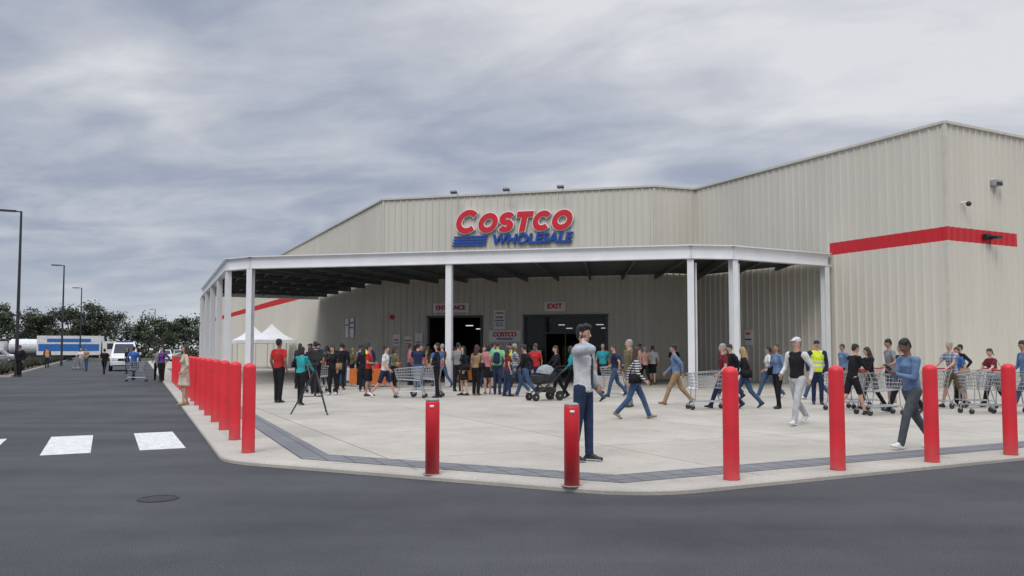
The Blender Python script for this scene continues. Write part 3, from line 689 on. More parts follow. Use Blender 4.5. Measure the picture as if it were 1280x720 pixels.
    if pose=='stand' and vox>.0185 and random.random()<.5: tg=random.choice((((-.22,.22,1.05),(.25,.03,.90)),((-.12,.24,1.10),(.10,.26,1.14)),((-.25,.06,.90),(.16,.22,1.12)),((-.28,.0,1.0),(.26,.05,.90))))
    if ph<0 and pose in('walk','walk2'): tg=tuple(Vector((-q.x,q.y,q.z)) for q in map(Vector,tg[::-1]))
    sr=.048 if F_ else .056; sr*=bw
    for sx,t in zip((-1,1),tg):
        S_=tp((sx*shw,0,1.405)); T_=Vector(t)+dz if pose in('push','bend','read') else tp(t)
        pole=Vector((sx*.5,-.8,-.5)) if pose not in('phone',) else Vector((sx*.8,.2,-.8))
        if pose=='phone' and sx<0: pole=Vector((sx,-.8,0))
        el_,wr=ik(S_,T_,.285,.25,pole)
        seg(tp((sx*.05,-.005,1.43)),S_,.045,sr,2)
        se_=e
        if sleeve=='long': seg(S_,el_,sr+.008+se_,.043*bw+se_,3); seg(el_,wr,.043*bw+se_,.031+se_,3,cap=.4)
        elif sleeve=='none': seg(S_,el_,sr*.95,.037*bw,0); seg(el_,wr,.038*bw,.025,0)
        else: seg(S_,S_.lerp(el_,.62),sr+.010,.056*bw,3,cap=.35); seg(S_,el_,sr*.85,.037*bw,0); seg(el_,wr,.038*bw,.025,0)
        hd=(wr-el_).normalized()
        if pose=='phone' and sx>0: hd=(hd*.5+Vector((-.25,-.25,.75))).normalized()
        if pose in('push',): hd=(hd+Vector((0,.6,-.1))).normalized()
        grip=pose in('push','read','phone','bend')
        nn=Vector((-sx,0,0)) if pose not in('push','bend') else Vector((0,0,-1))
        if pose=='read': nn=Vector((-sx*.6,0,.8))
        nn=(nn-hd*nn.dot(hd)).normalized(); ww=hd.cross(nn).normalized()
        if ww.dot(Vector((0,1,0)) if pose not in('push',) else Vector((-sx,0,0)))<0: ww=-ww
        pe=wr+hd*.085
        seg(wr,wr+hd*.03,.024,(.030,.018),0,ww); seg(wr+hd*.025,pe,(.034,.016),(.040,.015),0,ww,cap=.5)
        c1,c2=(R(18),R(28)) if not grip else (R(50),R(65))
        for fi,fl in enumerate((.072,.080,.074,.058)):
            b0=pe+ww*(.030-.020*fi)-hd*.01; d1=hd*math.cos(c1)+nn*math.sin(c1); m1=b0+d1*fl*.52; d2=hd*math.cos(c1+c2)+nn*math.sin(c1+c2); m2=m1+d2*fl*.5
            ex.tube(b0,m1,.0095,.0085,6,0); ex.tube(m1,m2,.0085,.0065,6,0); ex.ell(m1,(.0087,)*3,0,6)
        t0=wr+hd*.03+ww*.026; t1=t0+(ww*.7+hd*.7+nn*.25).normalized()*.035; t2=t1+(hd*.85+ww*.15+nn*.4).normalized()*.030; ex.tube(t0,t1,.012,.0105,6,0); ex.tube(t1,t2,.0105,.008,6,0)
        if pose=='phone' and sx>0: ex.box(pe+nn*.03,(.012,.07,.14),11)
        if pose=='read' and sx>0: ex.box(pe+nn*.02+hd*.02,(.07,.14,.010),11,M=Matrix.Rotation(R(35),3,'X'))
    hm=Matrix.Rotation(R(yaw),3,'Z')@Matrix.Rotation(R(-nod),3,'X'); hpv=Vector((0,.01,1.55))
    def hd_(v): return tp(hm@(Vector(v)-hpv)+hpv)
    hs=hm@XL
    HM=Lm@hm
    def hseg(a,b,ra,rb,mi,cap=1.0): seg(hd_(a),hd_(b),ra,rb,mi,hs,cap)
    hseg((0,.0,1.605),(0,.0,1.660),(.068,.088),(.072,.090),0,.95)
    hseg((0,.022,1.605),(0,.046,1.562),(.056,.058),(.034,.034),0)
    hseg((0,.086,1.638),(0,.104,1.612),.010,.015,0)
    for sx in(-1,1): hseg((sx*.073,-.008,1.648),(sx*.071,-.002,1.615),(.010,.018),(.008,.013),0)
    hseg((0,-.022,1.648),(0,-.012,1.692),(.080,.086),(.080,.093),1,.78)
    hseg((0,-.045,1.60),(0,-.03,1.66),(.066,.055),(.078,.07),1,.7)
    if hl=='long':
        hseg((0,-.05,1.64),(0,-.075,1.40),(.083,.06),(.090,.035),1,.6)
        for sx in(-1,1): hseg((sx*.065,-.01,1.68),(sx*.078,-.005,1.46),(.022,.035),(.022,.03),1)
    if hl=='bob':
        hseg((0,-.03,1.66),(0,-.04,1.54),(.086,.07),(.085,.06),1,.6)
    if hl=='pony': hseg((0,-.10,1.69),(0,-.13,1.50),.03,.018,1)
    if hl=='wavy':
        for q in((.03,.055,1.735),(-.03,.05,1.735),(.0,.02,1.75),(.06,-.01,1.72),(-.06,-.01,1.72),(0,-.06,1.73),(.0,.075,1.72)): hseg(q,(q[0]*1.1,q[1]+.01,q[2]+.005),.033,.030,1)
    if beard: hseg((0,.030,1.585),(0,.050,1.556),(.055,.05),(.037,.036),1)
    if hat:
        hseg((0,-.008,1.685),(0,-.004,1.715),(.084,.098),(.078,.09),10,.6); hseg((0,.07,1.70),(0,.155,1.688),(.062,.012),(.045,.008),10)
    for sx in(-1,1):
        ex.ell(hd_((sx*.031,.0825,1.640)),(.014,.008,.007),9,8,HM); ex.ell(hd_((sx*.031,.088,1.640)),(.0065,.005,.0065),7,8,HM); ex.ell(hd_((sx*.032,.086,1.661)),(.019,.008,.004),1,8,HM)
    ex.ell(hd_((0,.0795,1.578)),(.023,.008,.006),8,8,HM)
    if bag:
        c=tp((.24*ph,-.02,1.0)); ex.box(c,(.10,.26,.22),12); ex.box(c+Vector((0,0,.115)),(.08,.22,.02),12)
        ex.path([c+Vector((0,-.1,.11)),tp((.17*ph,-.02,1.46)),c+Vector((0,.1,.11))],.010,5,12)
    if pack:
        MATS.append(fabric(pack)); seg(tp((0,-.17,1.08)),tp((0,-.16,1.33)),(.13,.07),(.11,.06),13,cap=.8)
    raw=MB()
    for a,b,ra,rb,sd,mi,cap in P:
        d=b-a; ln=max(d.length,1e-5); d=d/ln
        sd2=sd-d*sd.dot(d)
        if sd2.length<.1: sd2=d.orthogonal()
        sd2.normalize(); fy=d.cross(sd2); n=14; rings=[]
        ca=(ra[0]+ra[1])/2*cap; cb2=(rb[0]+rb[1])/2*cap
        for t in(80,50,22,0): rings.append((a-d*ca*math.sin(R(t)),ra[0]*math.cos(R(t)),ra[1]*math.cos(R(t))))
        for t in(0,22,50,80): rings.append((b+d*cb2*math.sin(R(t)),rb[0]*math.cos(R(t)),rb[1]*math.cos(R(t))))
        vs=[c+sd2*(rx*math.cos(2*math.pi*i/n))+fy*(ry*math.sin(2*math.pi*i/n)) for c,rx,ry in rings for i in range(n)]
        fs=[(j*n+i,j*n+(i+1)%n,(j+1)*n+(i+1)%n,(j+1)*n+i) for j in range(len(rings)-1) for i in range(n)]
        m=len(rings); fs+=[tuple(range(n-1,-1,-1)),tuple(range((m-1)*n,m*n))]
        raw.add(vs,fs,0)
    me=bpy.data.meshes.new('tmp'); me.from_pydata(raw.v,[],raw.f); o=bpy.data.objects.new('tmp',me); COL.objects.link(o)
    r=o.modifiers.new('r','REMESH'); r.mode='VOXEL'; r.voxel_size=vox
    sm=o.modifiers.new('s','SMOOTH'); sm.factor=.5; sm.iterations=2
    bpy.context.view_layer.update(); dg=bpy.context.evaluated_depsgraph_get(); me2=bpy.data.meshes.new_from_object(o.evaluated_get(dg))
    bpy.data.objects.remove(o); bpy.data.meshes.remove(me)
    nv=len(me2.vertices); co_=np.empty(nv*3); me2.vertices.foreach_get('co',co_); co_=co_.reshape(-1,3)
    faces=[tuple(p.vertices) for p in me2.polygons]; bpy.data.meshes.remove(me2)
    fa=np.array([f if len(f)==4 else f+(f[-1],) for f in faces]); cen=co_[fa].mean(axis=1)
    best=np.full(len(cen),1e9); bmi=np.zeros(len(cen),dtype=int)
    for a,b,ra,rb,sd,mi,cap in P:
        a=np.array(a);b=np.array(b);d=b-a;l2=max(d.dot(d),1e-10); t=np.clip(((cen-a)@d)/l2,0,1); q=cen-(a+t[:,None]*d); dn=d/math.sqrt(l2)
        sd=np.array(sd); s2=sd-dn*sd.dot(dn)
        if np.linalg.norm(s2)<.1: s2=np.array(Vector(dn).orthogonal())
        s2=s2/np.linalg.norm(s2); fy=np.cross(dn,s2); rx=ra[0]+(rb[0]-ra[0])*t; ry=ra[1]+(rb[1]-ra[1])*t; rc=(rx+ry)/2*max(cap,.1)
        nm=np.sqrt(((q@s2)/rx)**2+((q@fy)/ry)**2+((q@dn)/rc)**2); dist=(nm-1)*np.minimum(rx,ry)
        k_=dist<best; best[k_]=dist[k_]; bmi[k_]=mi
    fin=MB(); fin.v=[tuple(c) for c in co_]+[tuple(c) for c in ex.v]; fin.f=faces+[tuple(nv+i for i in f) for f in ex.f]; fin.m=bmi.tolist()+ex.m
    fin.v=[(a*k,b*k,c*k) for a,b,c in fin.v]
    return fin.obj(name,MATS,loc=(x,y,z),rot=R(heading-90),smooth=True)
BLK=(.015,.015,.018);NAVY=(.02,.03,.07);JEAN=(.05,.09,.17);DJ=(.025,.04,.085);WHT=(.62,.62,.62);GRY=(.22,.23,.24);LG=(.42,.43,.44);TAN=(.32,.21,.12);RED=(.45,.03,.03);TEAL=(.03,.30,.33);YEL=(.60,.38,.03);PNK=(.5,.18,.22);OLV=(.14,.12,.07);MAR=(.15,.02,.03);HIV=(.62,.72,.05);BLU=(.05,.14,.38);DEN=(.13,.20,.33);WS=(.6,.6,.6)
person('man',.99,11.1,-30,H=1.86,top=(.62,.63,.64),sleeve='long',jacket=True,bottom=DJ,hair='black',hl='wavy',pose='phone',shoe=BLK,sole=.6,skin=0,vox=.011,sleevecol=(.40,.42,.45),nod=4,zipc=(.06,.065,.075),build=.96)
person('woman',2.75,17.9,-8,H=1.64,sex='F',top=(.55,.55,.55),kind='stripe',sleeve='long',bottom=JEAN,hair='brown',hl='long',pose='walk',shoe=(.3,.2,.12),vox=.014,lean=5,bag=BLK)
person('man',3.15,21.5,195,H=1.80,top=OLV,sleeve='long',jacket=True,bottom=GRY,hair='grey',pose='stand',vox=.018)
person('man',4.6,22.4,175,H=1.74,top=DEN,sleeve='long',bottom=TAN,hair='black',pose='walk',shoe=(.2,.12,.08),vox=.017,skin=1,lean=6)
person('man',5.85,16.4,215,H=1.80,top=BLK,sleeve='long',sleevecol=WHT,bottom=LG,hair='brown',hat=WHT,pose='walk2',shoe=WS,sole=.6,vox=.014,skin=0)
person('man',6.25,12.5,190,H=1.74,top=DEN,sleeve='long',bottom=(.07,.08,.09),hair='black',pose='read',shoe=WS,sole=.6,vox=.012,skin=2,nod=22,lean=6)
person('woman',-9.1,22.2,215,H=1.66,sex='F',top=(.52,.45,.36),sleeve='long',btype='dress',hair='brown',hl='long',pose='phone',vox=.018,shoe=TAN)
person('man',-6.8,23.3,65,H=1.84,top=RED,bottom=BLK,hair='black',pose='stand',vox=.018,skin=2,build=1.08)
person('woman',-5.9,22.3,70,H=1.60,sex='F',top=TEAL,sleeve='long',bottom=BLK,hair='black',hl='bob',pose='bend',vox=.018,lean=6)
person('man',-4.1,25.7,-10,H=1.72,top=WHT,bottom=NAVY,btype='shorts',hair='black',pose='walk',vox=.02,shoe=WS,lean=5)
person('man',-4.75,26.5,0,H=1.68,top=RED,bottom=BLK,btype='shorts',hair='black',pose='stand',skin=1)
person('woman',-2.42,25.7,195,H=1.74,sex='F',top=BLK,sleeve='long',bottom=BLK,hair='black',hl='bob',pose='stand',vox=.02)
CR=[(-1.62,26.9,'F',BLK,'dress',BLK,'black','long',200,'stand'),(-1.2,27,'F',TAN,'pants',BLK,'brown','long',60,'stand'),(-.85,28,'F',PNK,'skirt',BLK,'black','bob',100,'stand'),(-.5,27.4,'M',(.2,.5,.25),'pants',DJ,'brown','short',80,'stand'),
(.13,28,'M',LG,'pants',JEAN,'grey','short',175,'walk'),(.85,29.5,'M',RED,'shorts',NAVY,'black','short',260,'stand'),(1.45,25.0,'F',BLK,'pants',BLK,'brown','bob',200,'push'),(1.95,25.8,'F',TEAL,'pants',BLK,'brown','long',170,'walk'),(2.3,23.6,'F',WHT,'pants',JEAN,'brown','long',185,'walk'),(3.35,26.0,'M',NAVY,'pants',JEAN,'brown','short',180,'walk2'),
(-7.6,30,'F',BLK,'pants',BLK,'brown','long',100,'stand'),(-8.2,36,'F',YEL,'pants',DJ,'black','bob',80,'stand'),(-7.2,34,'M',BLK,'pants',JEAN,'black','short',100,'stand'),(-6.3,33,'M',GRY,'pants',BLK,'brown','short',40,'stand'),
(-3.6,30.5,'M',NAVY,'pants',JEAN,'black','short',90,'push'),(-5.2,35,'F',TEAL,'pants',BLK,'brown','long',60,'stand'),(-4.4,36,'F',OLV,'pants',BLK,'black','bob',80,'stand'),(-3.0,32,'M',BLU,'shorts',TAN,'brown','short',100,'stand'),
(5.55,20.9,'M',MAR,'pants',NAVY,'grey','short',185,'walk'),(6.2,21.3,'F',BLK,'pants',JEAN,'blond','long',175,'walk'),(6.6,24,'M',BLK,'pants',DJ,'black','short',190,'walk2'),(6.95,20.9,'F',DEN,'pants',BLK,'brown','bob',200,'stand'),
(9.4,24.7,'F',BLK,'pants',JEAN,'blond','long',185,'walk'),(8.05,18.9,'M',BLK,'shorts',BLK,'black','short',10,'push'),(9.25,20.6,'F',BLK,'pants',BLK,'brown','long',195,'push'),(10.2,21.5,'M',GRY,'shorts',NAVY,'black','short',180,'stand'),(9.6,19.6,'M',BLK,'pants',BLK,'brown','short',180,'walk'),
(11.7,21.2,'M',LG,'shorts',OLV,'grey','short',195,'push'),(12.3,22.0,'F',BLU,'pants',BLK,'brown','bob',190,'stand'),(12.9,21.4,'F',MAR,'pants',BLK,'brown','pony',185,'push'),(12.6,19.6,'M',DEN,'pants',JEAN,'black','short',170,'walk'),(13.5,24,'M',BLK,'pants',GRY,'black','short',180,'stand'),
(-.15,26.4,'F',MAR,'pants',DJ,'brown','long',20,'stand'),(.45,26.2,'M',BLK,'pants',JEAN,'black','short',160,'walk'),(-2.0,29.5,'M',GRY,'pants',BLK,'black','short',60,'stand'),(-5.5,29.5,'F',BLK,'pants',BLK,'black','long',90,'stand'),(-6.9,28.0,'M',NAVY,'pants',BLK,'black','short',110,'stand'),(-6.1,27.2,'F',BLK,'pants',BLK,'black','long',250,'stand'),(7.2,26.5,'F',GRY,'pants',DJ,'brown','long',180,'walk'),(10.6,25.5,'M',DEN,'pants',BLK,'brown','short',185,'stand'),(8.3,25.8,'F',WHT,'pants',JEAN,'black','pony',180,'walk'),(4.1,27.5,'F',BLK,'pants',DJ,'blond','long',200,'walk'),
(-6.6,30.8,'M',BLK,'pants',BLK,'black','short',80,'stand'),(-8.4,31.5,'F',BLK,'pants',BLK,'black','long',70,'stand'),(-9.2,34.5,'M',NAVY,'pants',BLK,'brown','short',60,'stand'),(-7.9,34.0,'F',MAR,'pants',BLK,'black','long',100,'stand'),(-5.9,31.8,'M',BLK,'pants',DJ,'black','short',120,'stand'),(-4.8,32.6,'F',OLV,'pants',BLK,'brown','bob',60,'stand'),(-9.9,37.0,'M',BLK,'pants',BLK,'black','short',40,'stand')]
for i,(x,y,sx,tc_,bt,bc,hc,hl,hd,ps) in enumerate(CR):
    person('man' if sx=='M' else 'woman',x,y,hd,H=(1.64 if sx=='F' else 1.75)+random.uniform(-.07,.07),sex=sx,top=tc_,sleeve='long' if tc_ in(BLK,TEAL,OLV,DEN) else 'short',bottom=bc,btype=bt,hair=hc,hl=hl,pose=ps,skin=random.choice((0,0,1,1,2,3)),lean=8 if ps=='push' else 3,ph=random.choice((-1,1)),bag=random.choice((None,None,BLK,TAN)) if sx=='F' else None,pack=random.choice((None,None,NAVY)) if sx=='M' else None,vox=.024,yaw=random.uniform(-35,35),nod=random.uniform(-3,15),shoe=random.choice((BLK,WS,TAN)),build=random.uniform(.94,1.15),kind='plaid' if tc_ in(LG,) else 'plain',col2=(.1,.12,.2))
m_refl=mat('reflective_tape',(.55,.56,.58),.4)
def hivis(x,y,h,z=ZP,col=HIV,nm='police_officer'): person(nm,x,y,h,H=1.78,top=col,sleeve='long',sleevecol=NAVY,bottom=NAVY,hair='black',hat=NAVY,pose='stand',vox=.026,jacket=True,z=z,bands=m_refl)
hivis(-7.9,32.5,250); hivis(-8.6,34,200); hivis(-5.6,31,260); hivis(8.6,22.5,260); hivis(-4.0,38,270); hivis(-.1,33,250)
tops=[BLK,BLK,NAVY,GRY,WHT,LG,RED,TEAL,BLU,DEN,PNK,OLV,MAR,(.5,.3,.25)]
random.seed(21)
for i in range(34):
    k_=random.choice(((-6.9,-3.2),(-6.5,-.0),(-3.0,0),(0,4.5),(5,7.5)))
    Y=random.uniform(32,39.5); X=random.uniform(*k_)*Y/33
    sx=random.choice('MF'); person('man' if sx=='M' else 'woman',X,Y,random.uniform(0,360),H=(1.63 if sx=='F' else 1.76)+random.uniform(-.07,.07),sex=sx,top=random.choice(tops),sleeve=random.choice(('short','long')),bottom=random.choice((BLK,DJ,JEAN,NAVY,TAN)),btype=random.choice(('pants','pants','shorts')),hair=random.choice(('black','brown','brown','blond','grey')),hl='short' if sx=='M' else random.choice(('long','bob','pony')),skin=random.choice((0,1,2,3)),pose=random.choice(('stand','stand','walk')),vox=.03,build=random.uniform(.95,1.18))
person('police_officer',-29.0,47.0,270,H=1.84,top=BLK,sleeve='long',bottom=BLK,hair='black',hat=NAVY,pose='stand',vox=.03,z=0,build=1.15,jacket=True)
hivis(-40.2,69,300,0,(.7,.25,.02),'road_worker')
person('woman',-34.6,64,280,sex='F',top=WHT,bottom=GRY,hair='blond',hl='bob',pose='push',vox=.03,z=0); cart(-34.4,63.2,280,0)
person('man',-26.3,51.5,100,top=BLK,bottom=BLK,hair='black',pose='walk',vox=.03,z=0); person('woman',-25.3,52.5,250,sex='F',top=BLK,bottom=DJ,hair='brown',hl='long',pose='stand',vox=.03,z=0); person('man',-32,60,250,top=TAN,bottom=JEAN,pose='stand',vox=.03,z=0)
person('man',-19.9,42,95,H=1.82,top=BLU,bottom=NAVY,hair='brown',pose='walk',vox=.028,z=0,sleeve='long'); person('woman',-17.3,39.5,250,sex='F',top=(.12,.05,.2),bottom=BLK,hair='black',hl='long',pose='stand',vox=.028,z=0,sleeve='long')
person('man',-18.2,41,120,H=1.7,top=GRY,bottom=BLK,pose='push',vox=.03,z=0); cart(-18.9,40.2,200,0)
for x,y,h in((-3.25,25.6,180),(-2.75,26.1,178),(-2.95,27.5,170),(5.05,20.7,185),(8.75,19.0,10),(8.5,20.4,195),(9.3,21.4,190),(10.95,21.0,195),(11.4,19.4,190),(12.2,21.2,185),(12.1,19.2,188),(-6.9,29,60),(3.6,28,180)): cart(x,y,h)

# ------------------------------------------------------------ tripod camera
g=MB()
ap=Vector((0,0,1.05))
for k in range(3):
    a=R(90+120*k+15); ft=Vector((math.cos(a)*.56,math.sin(a)*.56,0)); mid=ap.lerp(ft,.5); g.tube(ap+(ft-ap)*.03,mid,.030,.028,8,0); g.tube(mid,ft,.020,.016,8,0); g.tube(ap.lerp(ft,.6),Vector((0,0,.42)),.010,n=5); g.ell(ft,(.03,.03,.02),0,8); g.box(mid,(.05,.05,.06))
g.tube((0,0,.42),(0,0,1.2),.026,n=8); g.ell((0,0,1.22),(.07,.07,.06),0,10); g.box((0,0,1.29),(.12,.18,.025)); g.tube((.03,-.05,1.24),(.08,-.45,1.02),.012,n=6)
g.box((0,0,1.40),(.14,.36,.18)); g.tube((0,.18,1.41),(0,.34,1.41),.06,.065,12); g.tube((0,.34,1.41),(0,.42,1.41),.08,.09,12); g.path([(0,-.12,1.49),(0,-.1,1.57),(0,.12,1.57),(0,.15,1.49)],.014,6); g.tube((-.09,-.22,1.46),(-.09,-.06,1.46),.028,n=8); g.tube((.08,.02,1.54),(.08,.28,1.54),.017,n=8)
g.obj('video_camera_tripod',[m_blk,m_gal],loc=(-4.75,19.3,ZP),rot=R(-30))

# ------------------------------------------------------------ pram
g=MB()
for (x,y,r) in((-.28,-.38,.15),(.28,-.38,.15),(-.2,.42,.12),(.2,.42,.12)):
    g.lathe((x,y,r),[(r*.7,-.022),(r,-.018),(r,.018),(r*.7,.022)],20,0,'X'); g.lathe((x,y,r),[(.03,-.03),(.03,.03)],10,1,'X')
    for k in range(6): a=k*math.pi/3; g.tube((x,y,r),(x,y+math.cos(a)*r*.8,r+math.sin(a)*r*.8),.006,n=4,mi=1)
for sx in(-1,1):
    g.path([(sx*.27,-.38,.15),(sx*.25,.02,.5),(sx*.2,.42,.14)],.014,6,0); g.path([(sx*.24,.2,.32),(sx*.24,-.2,.62),(sx*.25,-.62,1.0),(sx*.22,-.7,1.03)],.014,6,0)
g.tube((-.22,-.7,1.03),(.22,-.7,1.03),.018,n=8); g.tube((-.27,-.38,.15),(.27,-.38,.15),.012,n=6); g.tube((-.2,.42,.12),(.2,.42,.12),.012,n=6)
g.box((0,-.05,.33),(.40,.50,.14),2)
N_=20
vs=[]
for rx,_,zz in((.13,0,.52),(.19,0,.58),(.215,0,.70),(.225,0,.80),(.20,0,.805)):
    for i in range(N_): a=2*math.pi*i/N_; vs.append((rx*math.cos(a),rx*2.0*math.sin(a)+.03,zz+.04*math.sin(a)*-1))
fs=[(j*N_+i,j*N_+(i+1)%N_,(j+1)*N_+(i+1)%N_,(j+1)*N_+i) for j in range(4) for i in range(N_)]+[tuple(range(N_)),tuple(range(4*N_,5*N_))]
g.add(vs,fs,2)
vs=[];n1_=10
for j in range(7):
    t=R(10+j*22)
    for i in range(n1_+1):
        a=math.pi*i/n1_; vs.append((.235*math.cos(a),-.05+.33*math.cos(t)*math.sin(a),.79+.30*math.sin(a)*math.sin(t)))
fs=[(j*(n1_+1)+i,j*(n1_+1)+i+1,(j+1)*(n1_+1)+i+1,(j+1)*(n1_+1)+i) for j in range(6) for i in range(n1_)]
g.add(vs,fs,3)
g.obj('pram',[m_blk,m_gal,fabric((.05,.05,.055)),fabric((.28,.29,.31))],loc=(.98,24.3,ZP),rot=R(120))

# ------------------------------------------------------------ marquee tents
m_tent=mat('white_canvas',(.72,.72,.72),.8,.06)
def tent(x,y,rot):
    g=MB(); s_=1.5; h=2.35; P=[Vector((i*s_,j*s_,0)) for i,j in((-1,-1),(1,-1),(1,1),(-1,1))]
    for p in P: g.tube(p,p+Vector((0,0,h)),.03,n=8,mi=1)
    prof=[(1.0,h),(.55,h+.42),(.2,h+.95),(0.02,h+1.3)]
    vs=[]
    for f,z in prof: vs+=[Vector((p.x*f*1.03,p.y*f*1.03,z)) for p in P]
    fs=[(j*4+i,j*4+(i+1)%4,(j+1)*4+(i+1)%4,(j+1)*4+i) for j in range(3) for i in range(4)]
    vs2=[Vector((p.x*1.03,p.y*1.03,h-.28)) for p in P]; g.add(vs,fs,0)
    g.add([*vs[:4],*vs2],[(i,4+i,4+(i+1)%4,(i+1)%4) for i in range(4)],0)
    g.obj('marquee_tent',[m_tent,m_gal],loc=(x,y,ZP),rot=rot)
tent(-19.9,66.0,R(27)); tent(-22.6,69.5,R(27))
for x,y,c in((-5.9,33.4,(.6,.15,.03)),(-7.4,37.5,(.7,.7,.7)),(-1.9,38,(.6,.2,.03))):
    g=MB(); g.box((0,0,.73),(1.6,.7,.05),0); g.box((0,-.36,.42),(1.6,.02,.62),0)
    for i in(-1,1):
        for j in(-1,1): g.tube((i*.75,j*.3,0),(i*.75,j*.3,.7),.02,n=6,mi=1)
    for k in range(5): g.box((-.6+.3*k,0,.84),(.18,.22,.16+.05*(k%2)),1+k%2)
    g.obj('display_table',[mat('cloth%.2f%.2f'%(c[0],c[1]),c,.8),m_gal,m_red],loc=(x,y,ZP),rot=R(-12))

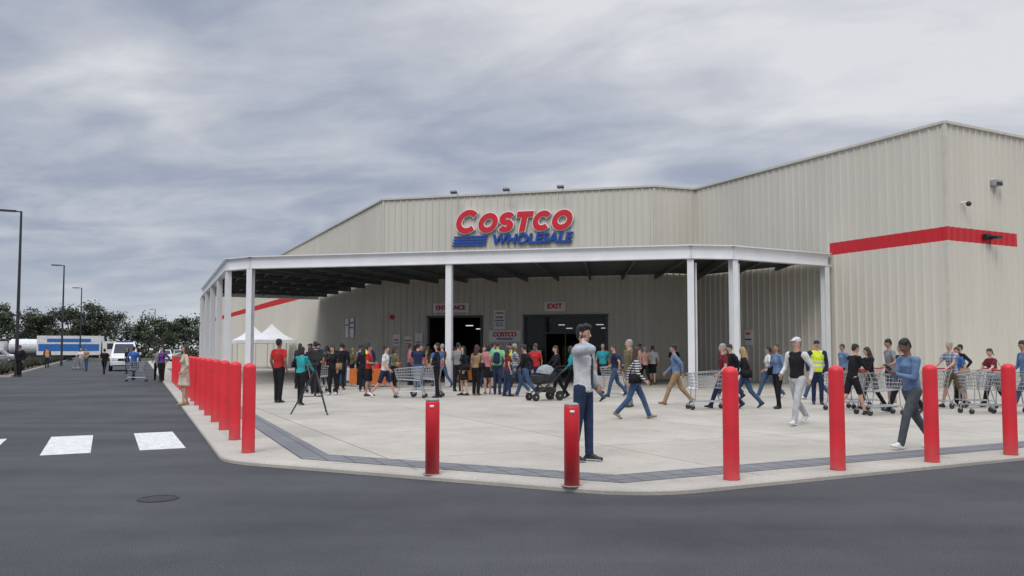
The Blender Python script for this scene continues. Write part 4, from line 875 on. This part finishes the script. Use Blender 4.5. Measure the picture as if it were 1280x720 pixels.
# ------------------------------------------------------------ vehicles
m_cg=mat('vehicle_glass',(.02,.025,.03),.08,.05); m_tyre=mat('tyre',(.02,.02,.02),.8); m_hl=mat('headlamp',(.7,.72,.75),.15); m_pl=mat('number_plate',(.7,.7,.6),.5)
def car(name,x,y,heading,col,H=1.85,Lc=4.8,W=1.9,bar=False):
    mp=mat('car_paint_%.2f'%col[0]+'%.2f'%col[2],col,.25,.03); g=MB(); hw=W/2; k=H/1.85
    st=[(-Lc/2,.55,.95,.86),(-Lc/2+.12,.36,1.08,.95),(-Lc/2+.9,.32,1.10,1),(0,.30,1.08,1),(Lc/2-1.3,.32,1.06,1),(Lc/2-.5,.34,.98,.96),(Lc/2-.1,.36,.86,.88),(Lc/2,.48,.74,.82)]
    vs=[]
    for yy,zb,zt,wf in st:
        w_=hw*wf; vs+=[(-w_*.94,yy,zb*k),(-w_,yy,(zb+.2)*k),(-w_,yy,(zt-.12)*k),(-w_*.9,yy,zt*k),(w_*.9,yy,zt*k),(w_,yy,(zt-.12)*k),(w_,yy,(zb+.2)*k),(w_*.94,yy,zb*k)]
    n=8; fs=[(j*n+i,j*n+(i+1)%n,(j+1)*n+(i+1)%n,(j+1)*n+i) for j in range(len(st)-1) for i in range(n)]+[tuple(range(n)),tuple(range((len(st)-1)*n+n-1,(len(st)-1)*n-1,-1))]
    g.add(vs,fs,0)
    zb=1.04*k; zt=H; y0,y1,y2,y3=-Lc/2+.15,-Lc/2+.5,Lc/2-2.2,Lc/2-1.35
    cb_=[(-hw*.9,y0,zb),(hw*.9,y0,zb),(hw*.9,y3,zb),(-hw*.9,y3,zb),(-hw*.72,y1,zt),(hw*.72,y1,zt),(hw*.72,y2,zt),(-hw*.72,y2,zt)]
    g.add(cb_,[(3,2,1,0),(4,5,6,7),(0,1,5,4),(1,2,6,5),(2,3,7,6),(3,0,4,7)],0)
    def inset(ids,m0=.08,m1=.12,o=.006,mi=1,u0=0,u1=1):
        a,b,c,d=[Vector(cb_[i]) for i in ids]; nrm=(b-a).cross(d-a).normalized()*o
        def q(u,v): return a.lerp(b,u).lerp(d.lerp(c,u),v)+nrm
        g.add([q(u0+m0,m1),q(u1-m0,m1),q(u1-m0,1-m1),q(u0+m0,1-m1)],[(0,1,2,3)],mi)
    inset((2,3,7,6)); inset((0,1,5,4)); 
    for u0,u1 in((0,.36),(.33,.67),(.64,1.0)): inset((1,2,6,5),.02,.14,u0=u0,u1=u1); inset((3,0,4,7),.02,.14,u0=u0,u1=u1)
    for sx in(-1,1):
        for yy in(-Lc/2+.95,Lc/2-.95):
            g.lathe((sx*(hw-.1),yy,.36*k),[(.2,-.12),(.34*k,-.11),(.36*k,-.08),(.36*k,.08),(.34*k,.11),(.2,.12)],22,2,'X'); g.lathe((sx*(hw-.0),yy,.36*k),[(.2,-.03),(.19,.03),(.05,.035)] if sx>0 else [(.05,-.035),(.19,-.03),(.2,.03)],14,4,'X')
        g.box((sx*hw*.66,Lc/2-.04,.78*k),(.36,.14,.15*k),3); g.box((sx*hw*.8,-Lc/2+.04,.85*k),(.2,.1,.3*k),5); g.box((sx*(hw+.08),y3-.1,1.12*k),(.2,.1,.16),0)
    g.box((0,Lc/2-.01,.74*k),(W*.42,.06,.16*k),1); g.box((0,Lc/2+.02,.5*k),(W*.88,.12,.2*k),0); g.box((0,Lc/2+.085,.5*k),(.38,.012,.11),6); g.box((0,Lc/2+.06,.36*k),(W*.6,.08,.08),1)
    if bar: g.box((0,Lc/2-2.5,H+.07),(1.2,.3,.1),7)
    g.obj(name,[mp,m_cg,m_tyre,m_hl,m_gal,m_red,m_pl,mat('blue_light_bar',(.02,.06,.5),.2)],loc=(x,y,0),rot=R(heading-90),bevel=.03)
car('police_van',-29.9,61.5,-64,(.74,.74,.74),H=2.15,Lc=5.0,W=2.0,bar=True)
car('parked_car',-47,108,-64,(.7,.7,.7),H=1.6); car('parked_car',-51,122,-60,(.45,.46,.48),H=1.6); car('parked_suv',-57,86,-70,(.4,.42,.45),H=1.8); car('parked_car',-67,104,20,(.3,.3,.32),H=1.55); car('parked_car',-72,112,20,(.7,.7,.7),H=1.7)
g=MB(); g.box((0,0,2.2),(2.5,8,2.7),0); g.box((1.256,0,1.9),(.01,7.6,1.0),1); g.box((1.258,0,2.9),(.01,5.5,.5),1); g.box((0,5.2,1.7),(2.3,2.0,2.2),0); g.box((1.16,5.4,2.1),(.02,1.2,.8),2); g.box((0,6.21,2.1),(2.0,.02,.9),2); g.box((0,.8,.7),(1.0,10.5,.25),2)
for yy in(-3,-2,4.9):
    for sx in(-1,1): g.lathe((sx*1.05,yy,.5),[(.3,-.15),(.5,-.13),(.5,.13),(.3,.15)],18,3,'X')
g.obj('box_truck',[mat('truck_white',(.7,.7,.7),.4),mat('truck_blue',(.03,.15,.42),.4),m_cg,m_tyre],loc=(-62.5,113,0),rot=R(-72),bevel=.04)
g=MB(); g.lathe((0,0,2.1),[(.2,-4.6),(.9,-4.5),(1.1,-4.2),(1.1,4.2),(.9,4.5),(.2,4.6)],20,0,'Y'); g.box((0,6,1.7),(2.3,1.9,2.3),0); g.box((1.16,6.2,2.1),(.02,1.1,.8),1); g.box((0,.6,.85),(1.0,11,.25),1)
for yy in(-3.6,-2.5,3,5.8):
    for sx in(-1,1): g.lathe((sx*1.05,yy,.5),[(.3,-.15),(.5,-.13),(.5,.13),(.3,.15)],18,2,'X')
g.obj('tanker_truck',[mat('truck_white',(.7,.7,.7),.4),m_cg,m_tyre],loc=(-71,121,0),rot=R(110))
print('OBJECTS',len(bpy.data.objects),'POLYS',sum(len(o.data.polygons) for o in bpy.data.objects if o.type=='MESH'))
